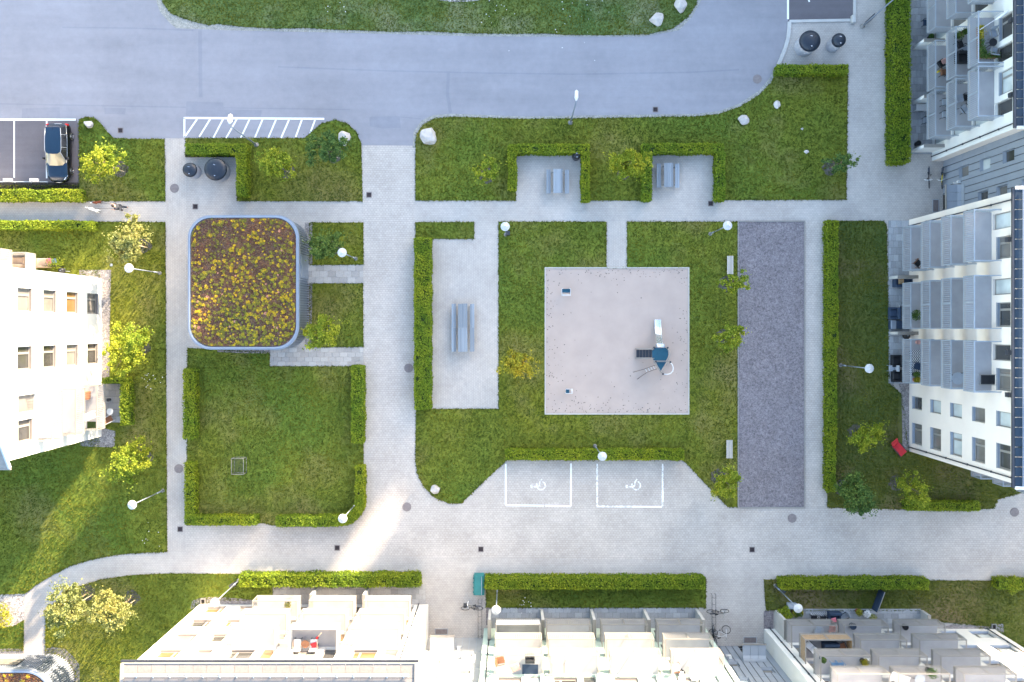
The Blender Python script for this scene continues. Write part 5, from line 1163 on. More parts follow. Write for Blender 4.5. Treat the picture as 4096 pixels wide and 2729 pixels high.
# ---------------- car ----------------
def car(c):
    t=thing('parked_car','dark blue estate car with silver wheels parked in the upper left bay','car',(*c,0),-math.pi/2)
    # x forward (south), y left; body lofted from cross sections
    W2=.89
    # stations: x, half width, z bottom, belt z, deck z
    S_=[(-2.28,.60,.40,.70,.72),(-2.24,.76,.30,.86,.88),(-2.1,.83,.26,.93,.96),(-1.7,.87,.22,.95,.99),(-1.0,.89,.20,.94,1.0),(0,.89,.20,.92,.98),(.7,.89,.20,.90,.97),(1.0,.885,.20,.88,.97),(1.45,.87,.22,.83,.90),(1.85,.83,.24,.77,.83),(2.1,.75,.28,.70,.74),(2.24,.58,.34,.60,.63),(2.29,.40,.40,.52,.54)]
    def sec(x,w,zb,zs,zt):
        return [(x,w*.92,zb),(x,w,zb+.12),(x,w*1.0,(zb+zs)/2),(x,w*.975,zs-.06),(x,w*.93,zs),(x,w*.70,zt-.01),(x,w*.35,zt),(x,0,zt+.005)]
    vs=[];n=0
    for s in S_:
        h=sec(*s); full=h+[(x,-y,z) for x,y,z in h[-2::-1]]; n=len(full); vs+=full
    fs=[]
    for i in range(len(S_)-1):
        for k in range(n-1): fs.append((i*n+k,i*n+k+1,(i+1)*n+k+1,(i+1)*n+k))
    fs.append(tuple(range(n))[::-1]); e=(len(S_)-1)*n; fs.append(tuple(e+k for k in range(n)))
    fs+= [(i*n,(i+1)*n,(i+1)*n+n-1,i*n+n-1) for i in range(len(S_)-1)]
    m=MB(); m.add([(x,y,z) for x,y,z in vs],fs); 
    # paint: hood/roof blue, flanks black
    me=m.mesh('body',[M['car_paint'],M['car_black']],True)
    for p in me.polygons:
        if abs(p.normal.z)<.75: p.material_index=1
    import bmesh
    bm=bmesh.new(); bm.from_mesh(me); bmesh.ops.recalc_face_normals(bm,faces=bm.faces); bm.to_mesh(me); bm.free(); link('body',me,t)
    # greenhouse
    B_=[(-2.08,.70,.93),(-1.95,.80,.95),(.55,.80,.93),(.98,.66,.95)]; 
    def ring(pts,z): return pts
    belt=[(-2.12,.55),(-2.05,.76),(-1.0,.83),(.30,.83),(.72,.78),(1.08,.55),(1.12,0)]; roof=[(-1.86,.42),(-1.80,.58),(-1.0,.62),(-.1,.62),(.10,.56),(.22,.38),(.25,0)]
    bl=belt+[(x,-y) for x,y in belt[-2::-1]]; rl=roof+[(x,-y) for x,y in roof[-2::-1]]; k=len(bl)
    zb=lambda x:.93; zr_=lambda x:1.44-.02*abs(x+.8)
    def face_(i0,i1,name,mat,zlo=0):
        m=MB(); vs=[(bl[i][0],bl[i][1],.94) for i in range(i0,i1+1)]+[(rl[i][0],rl[i][1],zr_(rl[i][0])) for i in range(i0,i1+1)]; q_=i1-i0+1
        m.add(vs,[(j,j+1,q_+j+1,q_+j) for j in range(q_-1)]); return m.ob(name,M[mat],t,True)
    face_(1,4,'side_window','car_glass'); face_(k-5,k-2,'side_window','car_glass'); face_(4,k-5,'windscreen','shield')
    m=MB(); m.add([(bl[0][0],bl[0][1],.95),(bl[1][0],bl[1][1],.94),(rl[1][0],rl[1][1],zr_(-1.8)),(rl[0][0],rl[0][1],1.41),(bl[-1][0],bl[-1][1],.95),(bl[-2][0],bl[-2][1],.94),(rl[-2][0],rl[-2][1],zr_(-1.8)),(rl[-1][0],rl[-1][1],1.41)],[(0,1,2,3),(7,6,5,4),(4,0,3,7)]); m.ob('rear_window',M['car_glass'],t)
    m=MB(); rr=[(x*1.0,y,zr_(x)+.005) for x,y in rl]; cr_=[(x*.9-.06,y*.7,zr_(x)+.045) for x,y in rl]; m.add(rr+cr_,[(i,(i+1)%k,k+(i+1)%k,k+i) for i in range(k)]+[tuple(range(k,2*k))]); me=m.mesh('roof',M['car_paint'],True)
    bm=bmesh.new(); bm.from_mesh(me); bmesh.ops.recalc_face_normals(bm,faces=bm.faces); bm.to_mesh(me); bm.free(); rf=link('roof',me,t)
    m=MB(); m.tube([(-1.72,0,1.47),(-1.78,0,1.52)],[.03,.01],6); m.ob('antenna',M['car_black'],rf)
    for s in (-1,1):
        for x in (-1.35,-.35): m=MB(); m.bar((x,s*.84,.94),(x+.06,s*.63,1.43),.05,.02,up=(1,0,0)); m.ob('pillar',M['metal_grey'],t)
        m=MB(); m.tube([(-2.0,s*.79,.965),(-1.0,s*.85,.95),(.3,s*.85,.935),(.85,s*.80,.94)],.014,5); m.ob('window_trim',M['chrome'],t,True)
        m=MB(); m.tube([(-1.78,s*.60,1.44),(-1.0,s*.645,1.445),(-.1,s*.645,1.44),(.12,s*.58,1.42),(.7,s*.79,1.0)],.022,5); m.ob('roof_rail',M['metal_blue'],t,True)
        m=MB(); m.rbox(.42,s*.92-.06 if s>0 else -1.04,.93,.60,1.06 if s>0 else -.86,1.07,.03); m.ob('mirror',M['car_black'],t)
        m=MB(); m.add([(1.95,s*.80,.62),(2.16,s*.66,.60),(2.2,s*.52,.62),(2.12,s*.50,.74),(1.9,s*.74,.79),(1.80,s*.82,.76)],[(0,1,2,3,4,5) if s>0 else (5,4,3,2,1,0)]); hl=m.ob('headlight',M['chrome'],t); hl.location.z=.012
        m=MB(); m.rbox(-2.26,s*.74-.1,.66,-2.12,s*.74+.1,.90,.02); m.ob('tail_light',M['tail'],t)
        for x in (-1.37,1.37):
            w=thing('wheel',None,None,(x,s*.80,.32)); w.parent=t
            m=MB(); nn=24
            for (ra,rb,ya,yb) in ((.32,.32,-.1,.1),(.32,.30,.1,.115),(.30,.22,.115,.115)):
                v0=len(m.v)
                for i in range(nn): a=2*math.pi*i/nn; m.v.append((ra*math.cos(a),s*ya,ra*math.sin(a)))
                for i in range(nn): a=2*math.pi*i/nn; m.v.append((rb*math.cos(a),s*yb,rb*math.sin(a)))
                for i in range(nn): m.f.append([v0+i,v0+(i+1)%nn,v0+nn+(i+1)%nn,v0+nn+i]); m.m.append(0)
            m.ob('tyre',M['rubber'],w)
            m=MB(); m.tube([(0,s*.06,0),(0,s*.118,0)],.055,10)
            for i in range(5): a=2*math.pi*i/5; m.bar((0,s*.10,0),(.21*math.cos(a),s*.112,.21*math.sin(a)),.07,.03,up=(0,1,0))
            ring_=[(.215*math.cos(2*math.pi*i/20),s*.11,.215*math.sin(2*math.pi*i/20)) for i in range(21)]; m.tube(ring_,.018,5,False); m.ob('rim',M['chrome'],w)
    m=MB(); m.add([(2.2,-.5,.50),(2.27,-.32,.50),(2.29,0,.50),(2.27,.32,.50),(2.2,.5,.50),(2.19,.48,.62),(2.25,0,.64),(2.19,-.48,.62)],[(0,1,2,3,4,5,6,7)[::-1]]); gr=m.ob('grille',M['chrome'],t); gr.location.x=.02
    m=MB(); m.tube([(2.02,-.78,.46),(2.24,-.5,.45),(2.32,0,.45),(2.24,.5,.45),(2.02,.78,.46)],.03,6); m.ob('bumper',M['chrome'],t,True)
    m=MB(); m.rbox(-2.31,-.26,.62,-2.26,.26,.74,.01); m.ob('number_plate',M['white_paint'],t)
car(((-35.93),14.0-.18))
# ---------------- bicycles ----------------
def bike(c,rz,lean,lab,frame='black',kick=False,basket=False):
    t=thing('bicycle',lab,'bicycle',(*c,0),rz,'bicycles left by the entrances'); t.rotation_euler=(lean,0,rz)
    for x in (-.53,.55):
        m=MB(); ring_=[(x+.33*math.cos(2*math.pi*i/28),0,.34+.33*math.sin(2*math.pi*i/28)) for i in range(29)]; m.tube(ring_,.022,6,False); w=m.ob('wheel',M['rubber'],t,True)
        m=MB()
        for i in range(14): a=2*math.pi*i/14; m.tube([(x,0,.34),(x+.32*math.cos(a),0,.34+.32*math.sin(a))],.003,3,False)
        m.ob('spokes',M['metal_grey'],w,kind='stuff')
    m=MB(); 
    for P_ in (((-.53,0,.34),(-.05,0,.30)),((-.05,0,.30),(-.2,0,.80)),((-.2,0,.75),(.35,0,.80)),((-.05,0,.30),(.38,0,.70)),((-.53,0,.34),(-.2,0,.75)),((.34,0,.95),(.55,0,.34))): m.tube(P_,.02,7)
    m.ob('frame',M[frame],t,True)
    m=MB(); m.tube([(.20,.30,1.02),(.30,.22,1.03),(.34,0,1.0),(.30,-.22,1.03),(.20,-.30,1.02)],.016,6); m.ob('handlebar',M['steel'],t,True)
    m=MB(); m.add([(-.34,-.09,.86),(-.34,.09,.86),(-.08,.03,.88),(-.08,-.03,.88),(-.34,-.09,.82),(-.34,.09,.82),(-.08,.03,.84),(-.08,-.03,.84)],[(3,2,1,0),(4,5,6,7),(0,1,5,4),(1,2,6,5),(2,3,7,6),(3,0,4,7)]); m.ob('saddle',M['black'],t)
    m=MB(); m.tube([(-.05,-.1,.30),(.08,-.1,.2)],.012,5); m.tube([(-.05,.1,.30),(-.18,.1,.4)],.012,5); m.box(.03,-.18,.18,.12,-.08,.21); m.box(-.22,.08,.39,-.13,.18,.42); m.ob('pedals',M['metal_dark'],t)
    m=MB(); m.bar((-.7,0,.72),(-.3,0,.72),.12,.02); m.tube([(-.68,0,.72),(-.55,0,.36)],.008,4); m.ob('rack',M['metal_dark'],t)
    if basket: m=MB(); m.rbox(.40,-.15,.75,.66,.15,.98,.02); m.ob('basket',M['black'],t)
bike(q('b3',865,510),math.pi,.75,'black city bicycle parked beside the lawn by the bottom left entrance','black',basket=True)
bike((33.4,11.95),-math.pi/2,.55,'dark bicycle standing on the paving left of the stair link','black')
bike(q('s1',610,1600),-math.pi/2-.05,.6,'yellow bicycle next to the blue-grey stair link wall','yellow')
bike(q('b5',60,500),.05,.1,'thin dark bicycle locked to the stand right of the middle lawn','black')
bike(q('b5',80,760),.25,.75,'white-framed bicycle below the bicycle stand','white_paint')
bike(q('b4',2215,860),-1.4,.4,'black bicycle leaning towards the mint block corner','black',basket=True)
for (x,y,l) in (('b5',(5,540),'thin metal bicycle stand by the bottom middle block'),('b3',(980,620),'thin metal bicycle stand by the bottom left entrance')):
    c=q(x,*y); t=thing('bicycle_stand',l,'bicycle stand',(*c,0))
    m=MB(); m.tube([(-.15,1.5,.0),(-.15,1.5,.35),(-.15,-1.5,.35),(-.15,-1.5,0)],.018,6); m.tube([(.15,1.5,.0),(.15,1.5,.35),(.15,-1.5,.35),(.15,-1.5,0)],.018,6); m.ob('rail',M['metal_dark'],t)
    for k in range(6): m=MB(); m.tube([(-.15,-1.3+k*.52,.35),(0,-1.3+k*.52,.55),(.15,-1.3+k*.52,.35)],.012,5); m.ob('hoop',M['metal_dark'],t)
# ---------------- person with two dogs ----------------
def skin(name,vs,es,rs,mat,parent,root=0,lv=2):
    me=bpy.data.meshes.new(name); me.from_pydata([tuple(v) for v in vs],es,[]); me.materials.append(M[mat])
    ob=bpy.data.objects.new(name,me); C.objects.link(ob); ob.parent=parent
    md=ob.modifiers.new('skin','SKIN'); md.use_smooth_shade=True
    for i,rr in enumerate(rs): 
        sv_=me.skin_vertices[0].data[i]; sv_.radius=(rr,rr) if not isinstance(rr,tuple) else rr; sv_.use_root=(i==root)
    sb=ob.modifiers.new('sub','SUBSURF'); sb.levels=lv; sb.render_levels=lv; return ob
pc=g(497,836); PE=thing('person','person in a dark T-shirt walking two dogs on leads along the upper footpath','person',(*pc,0),math.pi)
# local x = walking direction
V=[(0,0,.92),(0.02,0,1.08),(.05,0,1.26),(.07,0,1.42),(.09,0,1.52),  #0 pelvis..4 neck
   (0,.09,.90),(.14,.10,.52),(.10,.10,.10),(.24,.11,.05),          #5-8 left leg (front)
   (0,-.09,.90),(-.10,-.10,.52),(-.36,-.10,.20),(-.30,-.10,.06),    #9-12 right leg (back)
   (.06,.18,1.38),(.18,.24,1.14),(.42,.20,1.06),                  #13-15 left arm
   (.06,-.18,1.38),(.20,-.26,1.16),(.46,-.24,1.10)]               #16-18 right arm
E=[(0,1),(1,2),(2,3),(3,4),(0,5),(5,6),(6,7),(7,8),(0,9),(9,10),(10,11),(11,12),(3,13),(13,14),(14,15),(3,16),(16,17),(17,18)]
Rr=[(.12,.09),(.11,.085),(.13,.09),(.10,.075),.055,.095,.06,.04,.04,.095,.06,.04,.04,.06,.042,.03,.06,.042,.03]
for s,wi in ((1,15),(-1,18)):
    w=V[wi]; ip=len(V); V.append((w[0]+.05,w[1],w[2]-.005)); E.append((wi,ip)); Rr.append((.038,.018))
    for f in range(4):
        y=w[1]+(f-1.5)*.02; l=(.032,.038,.036,.028)[f]; a=len(V); V.append((w[0]+.095,y,w[2]-.008)); V.append((w[0]+.095+l*.6,y,w[2]-.03)); V.append((w[0]+.095+l*.3,y,w[2]-.055)); E+= [(ip,a),(a,a+1),(a+1,a+2)]; Rr+= [.009,.008,.007]
    a=len(V); V.append((w[0]+.05,w[1]-s*.035,w[2]-.01)); V.append((w[0]+.08,w[1]-s*.03,w[2]-.035)); E+= [(ip,a),(a,a+1)]; Rr+= [.011,.009]
skin('body',V,E,Rr,'skin',PE)
skin('shirt',[(0,0,.95),(0.02,0,1.1),(.05,0,1.27),(.07,0,1.42),(.06,.19,1.385),(.12,.235,1.24),(.06,-.19,1.385),(.13,-.245,1.25)],[(0,1),(1,2),(2,3),(3,4),(4,5),(3,6),(6,7)],[(.22,.17),(.20,.16),(.24,.175),(.17,.14),.105,.085,.105,.085],'shirt',PE)
skin('trousers',[(0,0,.94),(0,.09,.88),(.14,.10,.52),(.10,.10,.16),(0,-.09,.88),(-.10,-.10,.52),(-.35,-.10,.24)],[(0,1),(1,2),(2,3),(0,4),(4,5),(5,6)],[(.20,.15),.14,.10,.075,.14,.10,.075],'shirt',PE)
for p_,q_ in (((.08,.10,.05),(.27,.11,.04)),((-.36,-.10,.20),(-.27,-.10,.04))):
    m=MB(); m.tube([p_,((p_[0]+q_[0])/2,p_[1],(p_[2]+q_[2])/2),q_],[.05,.055,.035],8); m.ob('shoe',M['black'],PE,True)
hd=MB(); hv=[(.055,1.53),(.085,1.58),(.095,1.64),(.098,1.69),(.085,1.745),(.05,1.785),(.01,1.795)]; hd.lathe(hv,(.11,0),18)
hd.tube([(.19,0,1.675),(.225,0,1.645),(.195,0,1.635)],[.012,.018,.012],6)
for s in (-1,1): hd.tube([(.11,s*.095,1.67),(.105,s*.112,1.69),(.10,s*.10,1.63)],[.012,.016,.01],6); 
h_=hd.ob('head',M['skin'],PE,True)
m=MB(); 
for s in (-1,1): m.tube([(.196,s*.034,1.668),(.204,s*.034,1.668)],.011,8)
m.tube([(.196,-.022,1.60),(.200,.022,1.60)],.006,6); m.ob('eyes_and_mouth',M['hair'],h_)
m=MB(); m.lathe([(.104,1.66),(.106,1.70),(.094,1.755),(.058,1.80),(.01,1.812)],(.095,0),18); m.ob('hair',M['hair'],PE,True)
def dog(px_,rz,lab,coat,headm,sc=1.0):
    c=g(*px_); t=thing('dog',lab,'dog',(*c,0),rz); s=sc
    V=[(-.28,0,.42),(-.05,0,.41),(.18,0,.42),(.30,0,.50),(.40,0,.60), (-.40,0,.50),(-.50,0,.56),
       (-.30,.08,.36),(-.24,.09,.24),(-.36,.09,.14),(-.33,.09,.02),(-.30,-.08,.36),(-.34,-.09,.24),(-.44,-.09,.15),(-.40,-.09,.02),
       (.20,.08,.34),(.19,.08,.18),(.24,.08,.02),(.20,-.08,.34),(.14,-.08,.20),(.10,-.08,.02)]
    E=[(0,1),(1,2),(2,3),(3,4),(0,5),(5,6),(0,7),(7,8),(8,9),(9,10),(0,11),(11,12),(12,13),(13,14),(2,15),(15,16),(16,17),(2,18),(18,19),(19,20)]
    R_=[(.11,.11),(.10,.12),(.13,.14),(.09,.09),.07,.03,.014,.075,.045,.026,.022,.075,.045,.026,.022,.055,.03,.024,.055,.03,.024]
    b_=skin('body',[tuple(x*s for x in v) for v in V],E,[tuple(x*s for x in r_) if isinstance(r_,tuple) else r_*s for r_ in R_],coat,t,1)
    h=skin('head',[tuple(x*s for x in v) for v in ((.38,0,.60),(.47,0,.63),(.56,0,.59),(.62,0,.58))],[(0,1),(1,2),(2,3)],[.065*s,.08*s,.045*s,.03*s],headm,t,1)
    for k in (-1,1):
        m=MB(); m.tube([(.44*s,k*.055*s,.68*s),(.42*s,k*.085*s,.72*s),(.41*s,k*.10*s,.66*s)],[.02*s,.028*s,.006*s],6); m.ob('ear',M['black'],t,True)
    m=MB(); m.tube([(.625*s,0,.595*s),(.645*s,0,.59*s)],.014*s,6)
    for k in (-1,1): m.tube([(.52*s,k*.04*s,.645*s),(.53*s,k*.045*s,.645*s)],.01*s,6)
    m.ob('nose_and_eyes',M['black'],t); m=MB(); rg=[(.355*s+.0*math.cos(a),.075*s*math.cos(a),.555*s+.075*s*math.sin(a)) for a in [i*math.pi/6 for i in range(13)]]; m.tube(rg,.015*s,6,False); m.ob('collar',M['fab_navy'],t,True)
    return t
d1=dog((384,842),math.pi-.3,'white dog with dark ears on the lower lead','dog_white','dog_white',1.0)
d2=dog((396,812),math.pi+.15,'smaller brown-saddled white dog on the upper lead','dog_brown','dog_white',.8)
def lead(p0,p1,z0,z1_,lab):
    a=g(*p0,z0);b=g(*p1,z1_); t=thing('dog_lead',lab,'dog lead',(0,0,0)); m=MB(); m.tube([(*a,z0),((a[0]+b[0])/2,(a[1]+b[1])/2,(z0+z1_)/2-.06),(*b,z1_)],.012,5); m.ob('strap',M['black'],t)
lead((450,817),(400,811),1.05,.42,'thin dark lead running to the brown and white dog'); lead((458,832),(376,836),1.0,.5,'thin dark lead running to the white dog')
# ---------------- garden furniture and balcony things ----------------
def chair(c,z,rz,lab,mat='black',arms=True,cat='chair',seatm=None,sc=1.0,grp=None):
    t=thing('garden_chair',lab,cat,(*c,z),rz,grp); s=sc; sm=seatm or mat
    m=MB(); m.rbox(-.24*s,-.24*s,.40,.24*s,.24*s,.45,.015); m.ob('seat',M[sm],t)
    m=MB(); m.add([(-.24*s,-.24*s,.45),(-.24*s,.24*s,.45),(-.36*s,.24*s,.88),(-.36*s,-.24*s,.88),(-.28*s,-.24*s,.45),(-.28*s,.24*s,.45),(-.40*s,.24*s,.88),(-.40*s,-.24*s,.88)],[(0,1,2,3),(7,6,5,4),(3,2,6,7),(0,3,7,4),(1,5,6,2)]); m.ob('backrest',M[sm],t)
    for x in (-.22*s,.22*s):
        for y in (-.22*s,.22*s): m=MB(); m.bar((x,y,0),(x,y,.41),.03); m.ob('leg',M[mat],t)
    if arms:
        for y in (-.26*s,.26*s): m=MB(); m.bar((-.34*s,y,.66),(.20*s,y,.64),.045,.025); m.bar((.20*s,y,.64),(.22*s,y,.4),.03); m.ob('armrest',M[mat],t)
    return t
def rtable(c,z,rad,lab,mat='white_paint',legs='metal_grey'):
    t=thing('round_table',lab,'table',(*c,z)); m=MB(); m.lathe([(rad*.97,.70),(rad,.71),(rad,.73),(rad*.98,.74)],n=28); m.ob('tabletop',M[mat],t)
    for k in range(3): a=k*2.09; m=MB(); m.bar((0,0,.69),(math.cos(a)*rad*.8,math.sin(a)*rad*.8,0),.035); m.ob('leg',M[legs],t)
def sofa(c,z,rz,L,lab,mat='fab_navy',D=.75):
    t=thing('outdoor_sofa',lab,'sofa',(*c,z),rz); m=MB(); m.rbox(-L/2,-D/2,.1,L/2,D/2,.38,.03); m.ob('base',M[mat],t)
    m=MB(); m.rbox(-L/2,-D/2-.02,.38,L/2,-D/2+.2,.80,.04); m.ob('backrest',M[mat],t)
    for x in (-L/2,L/2-.16): m=MB(); m.rbox(x,-D/2+.2,.38,x+.16,D/2,.60,.03); m.ob('armrest',M[mat],t)
    n=max(1,int(L/.7)); w=(L-.36)/n
    for i in range(n): m=MB(); m.rbox(-L/2+.18+i*w+.01,-D/2+.2,.38,-L/2+.18+(i+1)*w-.01,D/2-.02,.50,.04); m.ob('cushion',M[mat],t)
def pot(c,z,rad,h,lab,mat='terracotta',plant='leaf_a',pr=None,n=260,cat='potted plant'):
    t=thing('plant_pot',lab,cat,(*c,z)); m=MB(); m.lathe([(rad*.75,0),(rad,h*.9),(rad*1.05,h),(rad*.9,h),(rad*.88,h-.04)],n=16); m.ob('pot',M[mat],t)
    if plant:
        pr=pr or rad*1.3; d=RNG.normal(size=(n,3)); d/=np.linalg.norm(d,axis=1)[:,None]; P=d*(RNG.uniform(0,1,n)**.4)[:,None]*np.array([pr,pr,pr*.8]); P[:,2]+=h+pr*.5; link('plant',quads_mesh('plant',leaves(P,.09,.3),M[plant]),t)
def trough(c,z,rz,L,lab,plant='leaf_a',mat='wood_brown',hh=.25,n=420,w=.22):
    t=thing('plant_trough',lab,'planter',(*c,z),rz); m=MB(); m.rbox(-L/2,-w/2,0,L/2,w/2,hh,.02); m.ob('box',M[mat],t)
    P=np.stack([RNG.uniform(-L/2,L/2,n),RNG.normal(0,w*.5,n),hh+RNG.uniform(0,.35,n)],1); link('plants',quads_mesh('plants',leaves(P,.09,.3),M[plant]),t)
def cushion(c,z,rz,s,lab,mat='pink'):
    m=MB(); m.add([(-s,-s,0),(s,-s,0),(s,s,0),(-s,s,0),(-s*.8,-s*.8,.09),(s*.8,-s*.8,.09),(s*.8,s*.8,.09),(-s*.8,s*.8,.09)],[(3,2,1,0),(4,5,6,7),(0,1,5,4),(1,2,6,5),(2,3,7,6),(3,0,4,7)]); ob=m.ob('cushion',M[mat]); ob.location=(*c,z); ob.rotation_euler=(.25,0,rz); tag(ob,lab,'cushion')
def rug(x0,y0,x1,y1,z,lab,mat='rug'):
    m=MB(); m.box(-abs(x1-x0)/2,-abs(y1-y0)/2,0,abs(x1-x0)/2,abs(y1-y0)/2,.012); ob=m.ob('rug',M[mat]); ob.location=((x0+x1)/2,(y0+y1)/2,z); tag(ob,lab,'rug')
def lounger(c,z,rz,lab,mat='fab_white',fr='metal_light',up=.5):
    t=thing('sun_lounger',lab,'lounger',(*c,z),rz); m=MB(); m.rbox(-.3,-.55,.30,.3,.45,.38,.02); m.ob('seat_pad',M[mat],t)
    m=MB(); m.add([(-.3,.47,.38),(.3,.47,.38),(.3,.95,.38+up),(-.3,.95,.38+up),(-.3,.50,.32),(.3,.50,.32),(.3,.98,.32+up),(-.3,.98,.32+up)],[(0,1,2,3),(7,6,5,4),(0,4,5,1),(2,6,7,3),(0,3,7,4),(1,5,6,2)]); m.ob('back_pad',M[mat],t)
    m=MB(); 
    for x in (-.33,.33): m.bar((x,-.6,.30),(x,.55,.30),.035); m.bar((x,-.5,.3),(x,-.5,0),.035); m.bar((x,.5,.3),(x,.5,0),.035); m.bar((x,-.2,.55),(x,.4,.58),.03)
    m.ob('frame',M[fr],t)
S_=2.8
def Q(k,x,y,z): return q(k,x,y,z)
# upper right block
sofa(Q('s1',785,520,5.9),5.6,math.pi,1.0,'black two-seat sofa on the middle balcony top right','black')
chair(Q('s1',760,400,6.0),5.6,.4,'black folding chair on the balcony with the dark red pot','black'); chair(Q('s1',800,440,6.0),5.6,2.6,'second black folding chair facing it beside the sofa','black',seatm='fab_grey')
pot(Q('s1',805,285,6.0),5.6,.2,.4,'dark red pot at the corner of the middle balcony top right','terracotta','leaf_c')
shr=Q('s1',745,320,5.9); pot(shr,5.6,.2,.3,'leafy pot beside the dark red pot','black','leaf_c',.35)
chair(Q('s1',1065,300,8.9),8.4,-1.3,'upper pale grey chair on the planted top balcony','metal_light',seatm='fab_grey'); chair(Q('s1',1070,455,8.9),8.4,1.4,'lower pale grey chair on the planted top balcony','metal_light',seatm='fab_grey')
rtable(Q('s1',1058,380,9.1),8.4,.27,'small black round table between the two pale grey chairs','black','black')
trough(Q('s1',952,290,8.8),8.4,math.pi/2,.9,'planter with yellow-green plants on the top balcony','leaf_d'); trough(Q('s1',955,430,8.8),8.4,math.pi/2,1.2,'long green planter along the front of the top balcony','leaf_c'); trough(Q('s1',1030,497,8.8),8.4,0,1.3,'green planter along the side of the top balcony','leaf_c')
pot(Q('s1',978,468,8.8),8.4,.16,.3,'small round dark pot in the corner of the planted balcony','black','leaf_c')
c=Q('s1',1090,175,10.0); t=thing('parasol','closed white parasol lying slanted over the planted top balcony','parasol',(*c,8.4),0); m=MB(); m.tube([(-.9,-.55,1.2),(1.1,.75,1.7)],.022,8); m.ob('pole',M['steel'],t); m=MB(); m.tube([(.0,.03,1.45),(.5,.36,1.56),(1.05,.72,1.7)],[.03,.09,.04],8); m.ob('canopy',M['fab_white'],t,True)
chair(Q('s1',590,573,3.2),2.8,.6,'black chair with a pink throw on the lower balcony top right','black'); cushion(Q('s1',622,548,3.3),3.25,.5,.2,'pink cushion behind the black chair top right','rose')
chair(Q('s1',615,650,3.2),2.8,.1,'dark wooden chair beside the small lamp on the lower balcony','black',seatm='wood_brown'); pot(Q('s1',583,633,3.2),2.8,.08,.3,'small yellow lantern pot on the lower balcony','yellow',None,cat='lantern')
for y,l in ((920,'upper wire-frame chair on the first floor balcony, lower stack'),(1030,'lower wire-frame chair on the first floor balcony, lower stack')): chair(Q('s1',628,y,3.2),2.8,math.pi,l,'black',seatm='metal_grey')
t=chair(Q('s1',762,880,6.1),5.6,.3,'round basket chair on the second floor balcony','metal_grey',arms=False,seatm='fab_grey',sc=1.2); chair(Q('s1',828,872,6.1),5.6,math.pi,'small black chair behind the basket chair','black'); chair(Q('s1',800,972,6.1),5.6,2.2,'angled grey chair beside the basket chair','black',seatm='fab_grey')
# white slatted bench
c=Q('s1',415,955,.4); t=thing('slatted_bench','white slatted garden bench on the upper right terrace','bench',(*c,0)); pl=MB().rbox(-.45,-.035,0,.45,.035,.03,.006).mesh('slat',M['white_paint'])
for k in range(6): link('slat',pl,t,loc=(.02,-.3+k*.085,.42))
for k in range(4): link('back_slat',pl,t,loc=(0,.30+k*.03,.52+k*.10))
for x in (-.42,.42): m=MB(); m.bar((x,-.3,.4),(x,-.3,0),.05); m.bar((x,.28,.9),(x,.28,0),.05); m.bar((x,-.32,.62),(x,.3,.62),.05,.03); m.ob('leg',M['white_paint'],t)
chair(Q('s1',458,205,.4),0,math.pi,'dark garden chair on the terrace near the tall hedge top','fab_navy'); chair(Q('s1',462,1080,.4),0,math.pi,'dark wire chair below the white slatted bench','black',seatm='metal_grey'); pot(Q('s1',387,1285,.4),0,.2,.5,'black tub at the lower end of the upper right terrace','black',None,cat='tub')
pot(Q('s1',500,330,.4),0,.18,.4,'dark potted plant behind the white privacy wall','black','leaf_c')
# right block
sofa(Q('s2',250,965,.3),0,0,1.5,'dark outdoor kitchen bench with a green cushion on the right terrace','fab_navy'); cushion(Q('s2',238,955,.6),.52,.1,.22,'olive cushion on the dark bench of the right terrace','leaf_c' if False else 'bamboo')
sofa(Q('s2',168,1240,.3),0,math.pi/2,.95,'navy corner seat in the middle of the right terrace','fab_navy'); chair(Q('s2',240,1215,.4),0,-1.57,'white-trimmed lounge chair beside the navy corner seat','white_paint',seatm='fab_grey',sc=1.2)
t=thing('storage_box','navy storage box with a pale blue lid edge on the right terrace','storage box',(*Q('s2',195,1342,.5),0)); m=MB(); m.rbox(-.45,-.34,0,.5,.34,.5,.03); m.ob('box',M['fab_navy'],t); m=MB(); m.rbox(-.47,-.36,.5,-.05,.36,.55,.02); m.ob('lid',M['metal_blue'],t)
def bbq(c,rad,lab):
    t=thing('kettle_barbecue',lab,'barbecue',(*c,.04)); m=MB(); m.lathe([(.05,.45),(rad*.8,.55),(rad,.72),(rad*1.0,.75),(rad*.85,.90),(rad*.4,.98),(.02,1.0)],n=24); m.ob('kettle',M['black'],t,True)
    for k in range(3): a=k*2.09; m=MB(); m.bar((math.cos(a)*rad*.5,math.sin(a)*rad*.5,.55),(math.cos(a)*rad*1.1,math.sin(a)*rad*1.1,0),.025); m.ob('leg',M['metal_grey'],t)
    m=MB(); m.tube([(-.05,0,1.0),(0,0,1.05),(.05,0,1.0)],.012,6); m.ob('handle',M['steel'],t)
bbq(Q('s2',282,1440,.8),.30,'round black kettle barbecue below the navy storage box'); bbq(Q('s2',338,1420,.8),.17,'small round black barbecue beside the larger one')
lounger(Q('s2',545,735,.4),0,-1.3,'black reclining lounger seen through the first balcony gap','fab_navy')
for y,l in ((585,'upper dark folding chair on the second floor balcony of the right block'),(720,'lower dark folding chair on the second floor balcony of the right block')): chair(Q('s2',770,y,6.0),5.6,math.pi,l,'black',seatm='fab_navy')
for y,l in ((505,'first white flower pot behind the slats of the right block'),(560,'second white flower pot behind the slats of the right block'),(645,'third white flower pot behind the slats of the right block')): pot(Q('s2',466,y,3.1),2.8,.14,.3,l,'fab_white','leaf_a',.22)
pot(Q('s2',368,1258,3.2),2.8,.16,.3,'bushy dark green conifer in a pot on the first floor balcony','black','leaf_c',.42,500)
